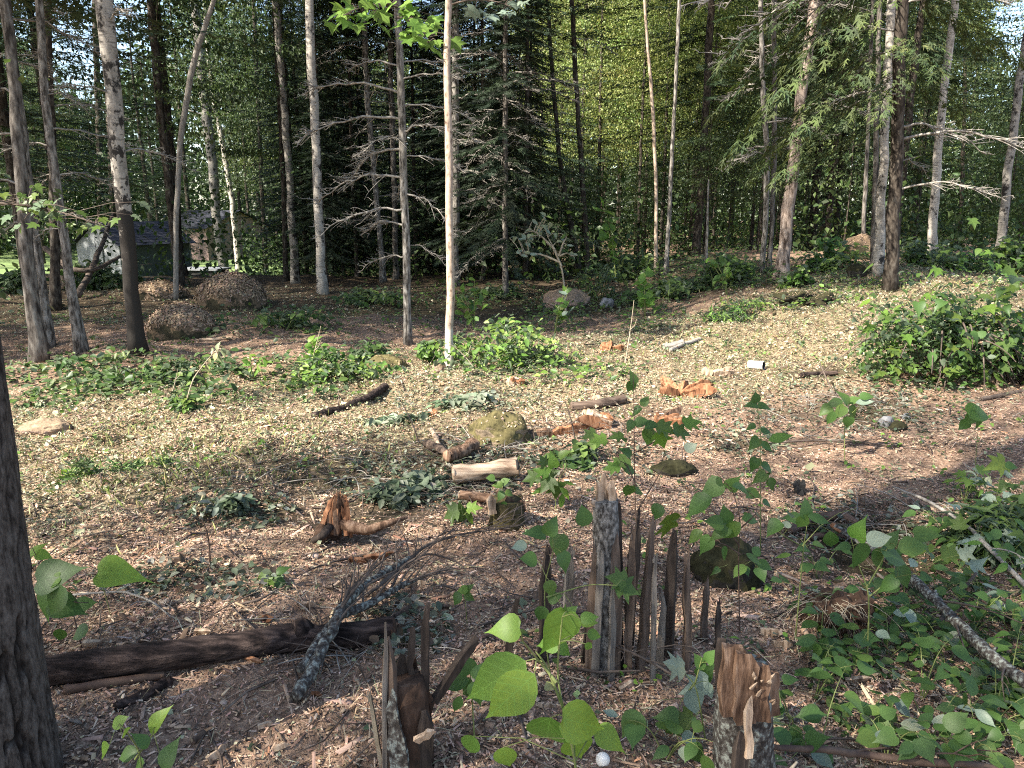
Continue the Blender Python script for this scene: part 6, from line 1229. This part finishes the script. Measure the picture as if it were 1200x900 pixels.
# brush heap on the right: its bigger leaves are parts
bh = clump('brush_heap', 'large heap of leafy cut brush at the foot of the dark scaly trunk', 'brush heap', (1108, 448), 206, 118, 3600, 8, OV, GC[:2]+GC[3:], 31, depth=.7, stems=90, twig='twig', fill=.7)
clump('brush_spill', 'loose brush spilling from the heap to the right edge', 'brush', (1195, 452), 90, 90, 700, 9, OV, GC, 33, depth=.8, stems=40, twig='twig', fill=.7)
rg = random.Random(8); u = ppm(bh.location); a = 100*u; h_ = 118*u
for i in range(270):
    th, f = rg.uniform(2.9, 6.6), rg.random()**.4; x_ = math.cos(th)*a*f; y_ = math.sin(th)*a*.7*f; z_ = h_*(1-.4*f*f)*rg.uniform(.02, 1.25)*(1+.3*math.sin(th*5))
    az = rg.uniform(0, 6.28); put_leaf(bh, rg.choice(['maple', 'maple', 'maple', 'maple_bright', 'oval', 'heart']), (x_, y_, z_), (math.cos(az), math.sin(az), -rg.uniform(.1, .9)), (rg.gauss(0, .3), -.35+rg.gauss(0, .3), 1), rg.uniform(.06, .135))
mb = MB()
for i in range(24):
    th = rg.uniform(3.0, 6.4); s_ = Vector((math.cos(th)*a*.6, math.sin(th)*a*.5, rg.uniform(.2, .6)*h_)); e = s_+Vector((math.cos(th)*rg.uniform(.1, .5)+rg.uniform(-.2, .2), math.sin(th)*rg.uniform(.1, .4), -rg.uniform(.1, .5)*h_))
    mb.tube(bez(s_, s_.lerp(e, .5)+Vector((0, 0, .1)), e, 6), np.linspace(.010, .003, 6), 4, False)
tag(mb.build('twigs', M['twig'], bh), kind='stuff')
# low ground cover in the shade at left and under the wood: nobody could count it
def cover(n, pxs, tmpl, pal, lsize, hmax, name, label):
    P = []
    for (cx, cy, rx, ry, w) in pxs:
        m = int(n*w); th = RNG.random(m)*6.283; q = np.sqrt(RNG.random(m)); p = ground_many(cx+np.cos(th)*q*rx, cy+np.sin(th)*q*ry); P.append(p)
    P = np.concatenate(P); n = len(P); keep = vnoise(P[:, 0]*1.4+70, P[:, 1]*1.4) > -.22; P = P[keep]; n = len(P)
    P[:, 2] += RNG.random(n)**1.5*hmax; d = RNG.normal(size=(n, 3)); d[:, 2] = RNG.normal(size=n)*.35; nor = RNG.normal(size=(n, 3))*.4; nor[:, 2] += 1
    V, T, C = scatter(*tmpl, P, d, nor, lsize*RNG.uniform(.5, 1.3, n), pick(pal, n, None, .2))
    return tag(obj(name, np_mesh(name, V, T, C, M['lf_cover'])), label, 'ground cover', kind='stuff')
cover(2600, [(140, 452, 170, 34, .45), (320, 445, 120, 28, .25), (560, 372, 150, 26, .12), (300, 380, 130, 22, .18)], OV, GC, .085, .14, 'ground_cover', 'low green leaves carpeting the shaded ground at left')
cover(3800, [(700, 372, 110, 22, .3), (900, 340, 130, 26, .35), (1090, 320, 140, 22, .35), (640, 430, 120, 22, .2)], OV, GC+GB, .075, .13, 'slope_cover', 'low green weeds along the wood edge and slope')
cover(5200, [(740, 318, 170, 14, .35), (735, 302, 150, 10, .2), (850, 325, 90, 14, .15), (560, 352, 160, 12, .15), (1000, 305, 120, 10, .15)], OV, GC, .085, .30, 'wood_floor_cover', 'shaded green ground cover along the foot of the wood')
cover(1500, [(1080, 790, 130, 110, .7), (1150, 640, 90, 70, .3)], OV, GC, .04, .05, 'seedling_cover', 'tiny green seedlings under the round-leaved plants')
def grass(n, pxs):
    P = np.concatenate([ground_many(cx+RNG.normal(size=int(n*w))*rx*.5, cy+RNG.normal(size=int(n*w))*ry*.5) for cx, cy, rx, ry, w in pxs]); n = len(P)
    d = RNG.normal(size=(n, 3))*.6; d[:, 2] = np.abs(d[:, 2])+.45; nor = RNG.normal(size=(n, 3)); nor[:, 1] -= .5
    V, T, C = scatter([(-.03, 0, 0), (.03, 0, 0), (.012, .6, .1), (0, 1, .35)], [(0, 1, 2), (0, 2, 3)], P, d, nor, RNG.uniform(.03, .10, n), pick([(.16, .19, .05), (.26, .25, .10), (.10, .15, .035), (.38, .33, .20)], n, None, .2))
    return tag(obj('grass', np_mesh('grass', V, T, C, M['litter'])), 'thin yellow-green grass blades dotted over the sunlit ground', 'grass', kind='stuff')
grass(3600, [(140, 550, 150, 60, .25), (320, 520, 200, 60, .15), (860, 400, 140, 40, .2), (960, 345, 110, 34, .2), (640, 440, 120, 40, .1), (1110, 330, 100, 30, .1)])

# heaps of broken twigs and dry leaves where brush was dragged
mb = MB(); rg = random.Random(12)
for (cx, cy, rx, ry, m) in ((500, 560, 110, 34, 150), (590, 520, 60, 14, 60), (980, 490, 90, 26, 90), (1010, 610, 90, 24, 80), (420, 745, 60, 40, 60), (960, 350, 40, 12, 30), (700, 500, 60, 16, 50), (1000, 470, 70, 12, 40), (300, 555, 110, 14, 50)):
    tf = [(rg.random()*6.28, rg.random()**.5) for _ in range(m)]
    for q in ground_many([cx+math.cos(t)*rx*f for t, f in tf], [cy+math.sin(t)*ry*f for t, f in tf]):
        q = Vector(q); L = rg.uniform(.10, .42); a_ = rg.uniform(0, 6.28)
        e = q+Vector((math.cos(a_)*L, math.sin(a_)*L, rg.uniform(-.01, .10))); e.z = max(e.z, gz(e.x, e.y)+.005)
        r_ = rg.uniform(.0015, .0045); mb.tube(bez(q, q.lerp(e, .5)+Vector((rg.gauss(0, .02), rg.gauss(0, .02), rg.uniform(.0, .07))), e, 5), np.linspace(r_, r_*.4, 5), 4, False, 0, 0, rg.choice((0, 0, 1)))
tag(mb.build('brush_debris', [M['twig'], M['dead_wood']]), 'dragged heaps of fine broken twigs on the chips', 'twigs', kind='stuff')
rg = np.random.default_rng(15); P = []
for (cx, cy, rx, ry, m) in ((500, 565, 110, 34, 900), (270, 600, 80, 24, 450), (230, 685, 110, 22, 400), (590, 530, 80, 20, 350), (960, 480, 130, 30, 800), (1000, 610, 100, 30, 350), (870, 520, 60, 16, 250), (470, 740, 60, 40, 250), (700, 540, 90, 26, 350), (1060, 480, 100, 30, 500), (540, 470, 100, 16, 500), (700, 365, 110, 20, 700), (940, 355, 40, 14, 300)):
    th, f = rg.random(m)*6.283, np.sqrt(rg.random(m)); P.append(ground_many(cx+np.cos(th)*rx*f, cy+np.sin(th)*ry*f))
P = np.concatenate(P); n = len(P); P[:, 2] += rg.random(n)**2*.05; d, nor = flat_frames(n, .6)
V, T, C = scatter(*OV, P, d, nor, rg.uniform(.02, .055, n), pick([(.10, .12, .08), (.16, .18, .13), (.06, .075, .04), (.20, .20, .15), (.09, .06, .04), (.22, .24, .19)], n, None, .2, rg))
tag(obj('withered_leaves', np_mesh('withered_leaves', V, T, C, M['lf_cover'])), 'withered grey-green leaves in dragged heaps on the chips', 'withered leaves', kind='stuff')

# tiny seedlings and torn green sprigs dotted over the whole clearing
rg = np.random.default_rng(44); m = 1500; x_, y_ = sample_ground(m, 1.7, 15, -.05); k = (vnoise(x_*.8+3, y_*.8+8) > -.08); x_, y_ = x_[k], y_[k]; m = len(x_)
q = rg.integers(3, 12, m); ix = np.repeat(np.arange(m), q); n = len(ix); P = np.stack([x_[ix]+rg.normal(size=n)*.045, y_[ix]+rg.normal(size=n)*.045, np.zeros(n)], 1); P[:, 2] = height(P[:, 0], P[:, 1])+rg.random(n)*.06+.005
d = rg.normal(size=(n, 3)); d[:, 2] = rg.normal(size=n)*.4; nor = rg.normal(size=(n, 3))*.5; nor[:, 2] += 1
V, T, C = scatter(*OV, P, d, nor, rg.uniform(.018, .05, n)*np.clip(.7+.06*P[:, 1], .7, 1.4), pick(GC+GB[:2]+[(.15, .18, .12)], m, None, .2, rg)[ix])
tag(obj('seedlings', np_mesh('seedlings', V, T, C, M['lf_cover'])), 'tiny green seedlings and torn sprigs dotted over the clearing', 'seedlings', kind='stuff')

# low undergrowth in the wood: one mass
rg = np.random.default_rng(5); n = 90000
y_ = np.sqrt(rg.uniform(15.2**2, 50**2, n)); px_ = rg.uniform(-60, 1300, n); x_ = (px_-600)/FPX*y_
k = (vnoise(x_*.5+40, y_*.5) > -.12) & ~((x_ < -8.5) & (y_ > 21) & (y_ < 50) & (px_ < 290)) & ((y_ > 17.2) | ((px_ > 610) & (px_ < 880))); x_, y_ = x_[k], y_[k]; n = len(x_)
P = np.stack([x_, y_, height(x_, y_)+rg.random(n)**1.3*(1.2+2.2*np.clip(vnoise(x_*.35, y_*.35+9)+.25, 0, 1))], 1)
d = rg.normal(size=(n, 3)); d[:, 2] -= .3; nor = rg.normal(size=(n, 3))*.5; nor[:, 2] += 1
V, T, C = scatter(*LEAF5, P, d, nor, rg.uniform(.10, .22, n), pick([(.05, .085, .026), (.065, .10, .03), (.04, .065, .025)], n, None, .2, rg))
tag(obj('undergrowth', np_mesh('undergrowth', V, T, C, M['lf_crown'])), 'shaded low undergrowth filling the wood between the trunks', 'undergrowth', kind='stuff')

rg = np.random.default_rng(6); n = 70000; a = rg.uniform(-.9, .9, n); r = rg.uniform(58, 71, n)
k = ~((a < -.12) & (rg.random(n) < .35)); a, r = a[k], r[k]; n = len(a)
P = np.stack([np.sin(a)*r, np.cos(a)*r, np.zeros(n)], 1); P[:, 2] = height(P[:, 0], P[:, 1])+rg.random(n)*7
d = rg.normal(size=(n, 3)); nor = rg.normal(size=(n, 3)); nor[:, 1] -= .5
V, T, C = scatter(*LEAF5, P, d, nor, rg.uniform(.22, .5, n), pick([(.04, .065, .024), (.05, .08, .03)], n, None, .2, rg))
tag(obj('far_thicket', np_mesh('far_thicket', V, T, C, M['lf_crown'])), 'dark thicket of young growth far back between the trunks', 'thicket', kind='stuff')
print('TRIS', sum(len(m.polygons) for m in bpy.data.meshes))
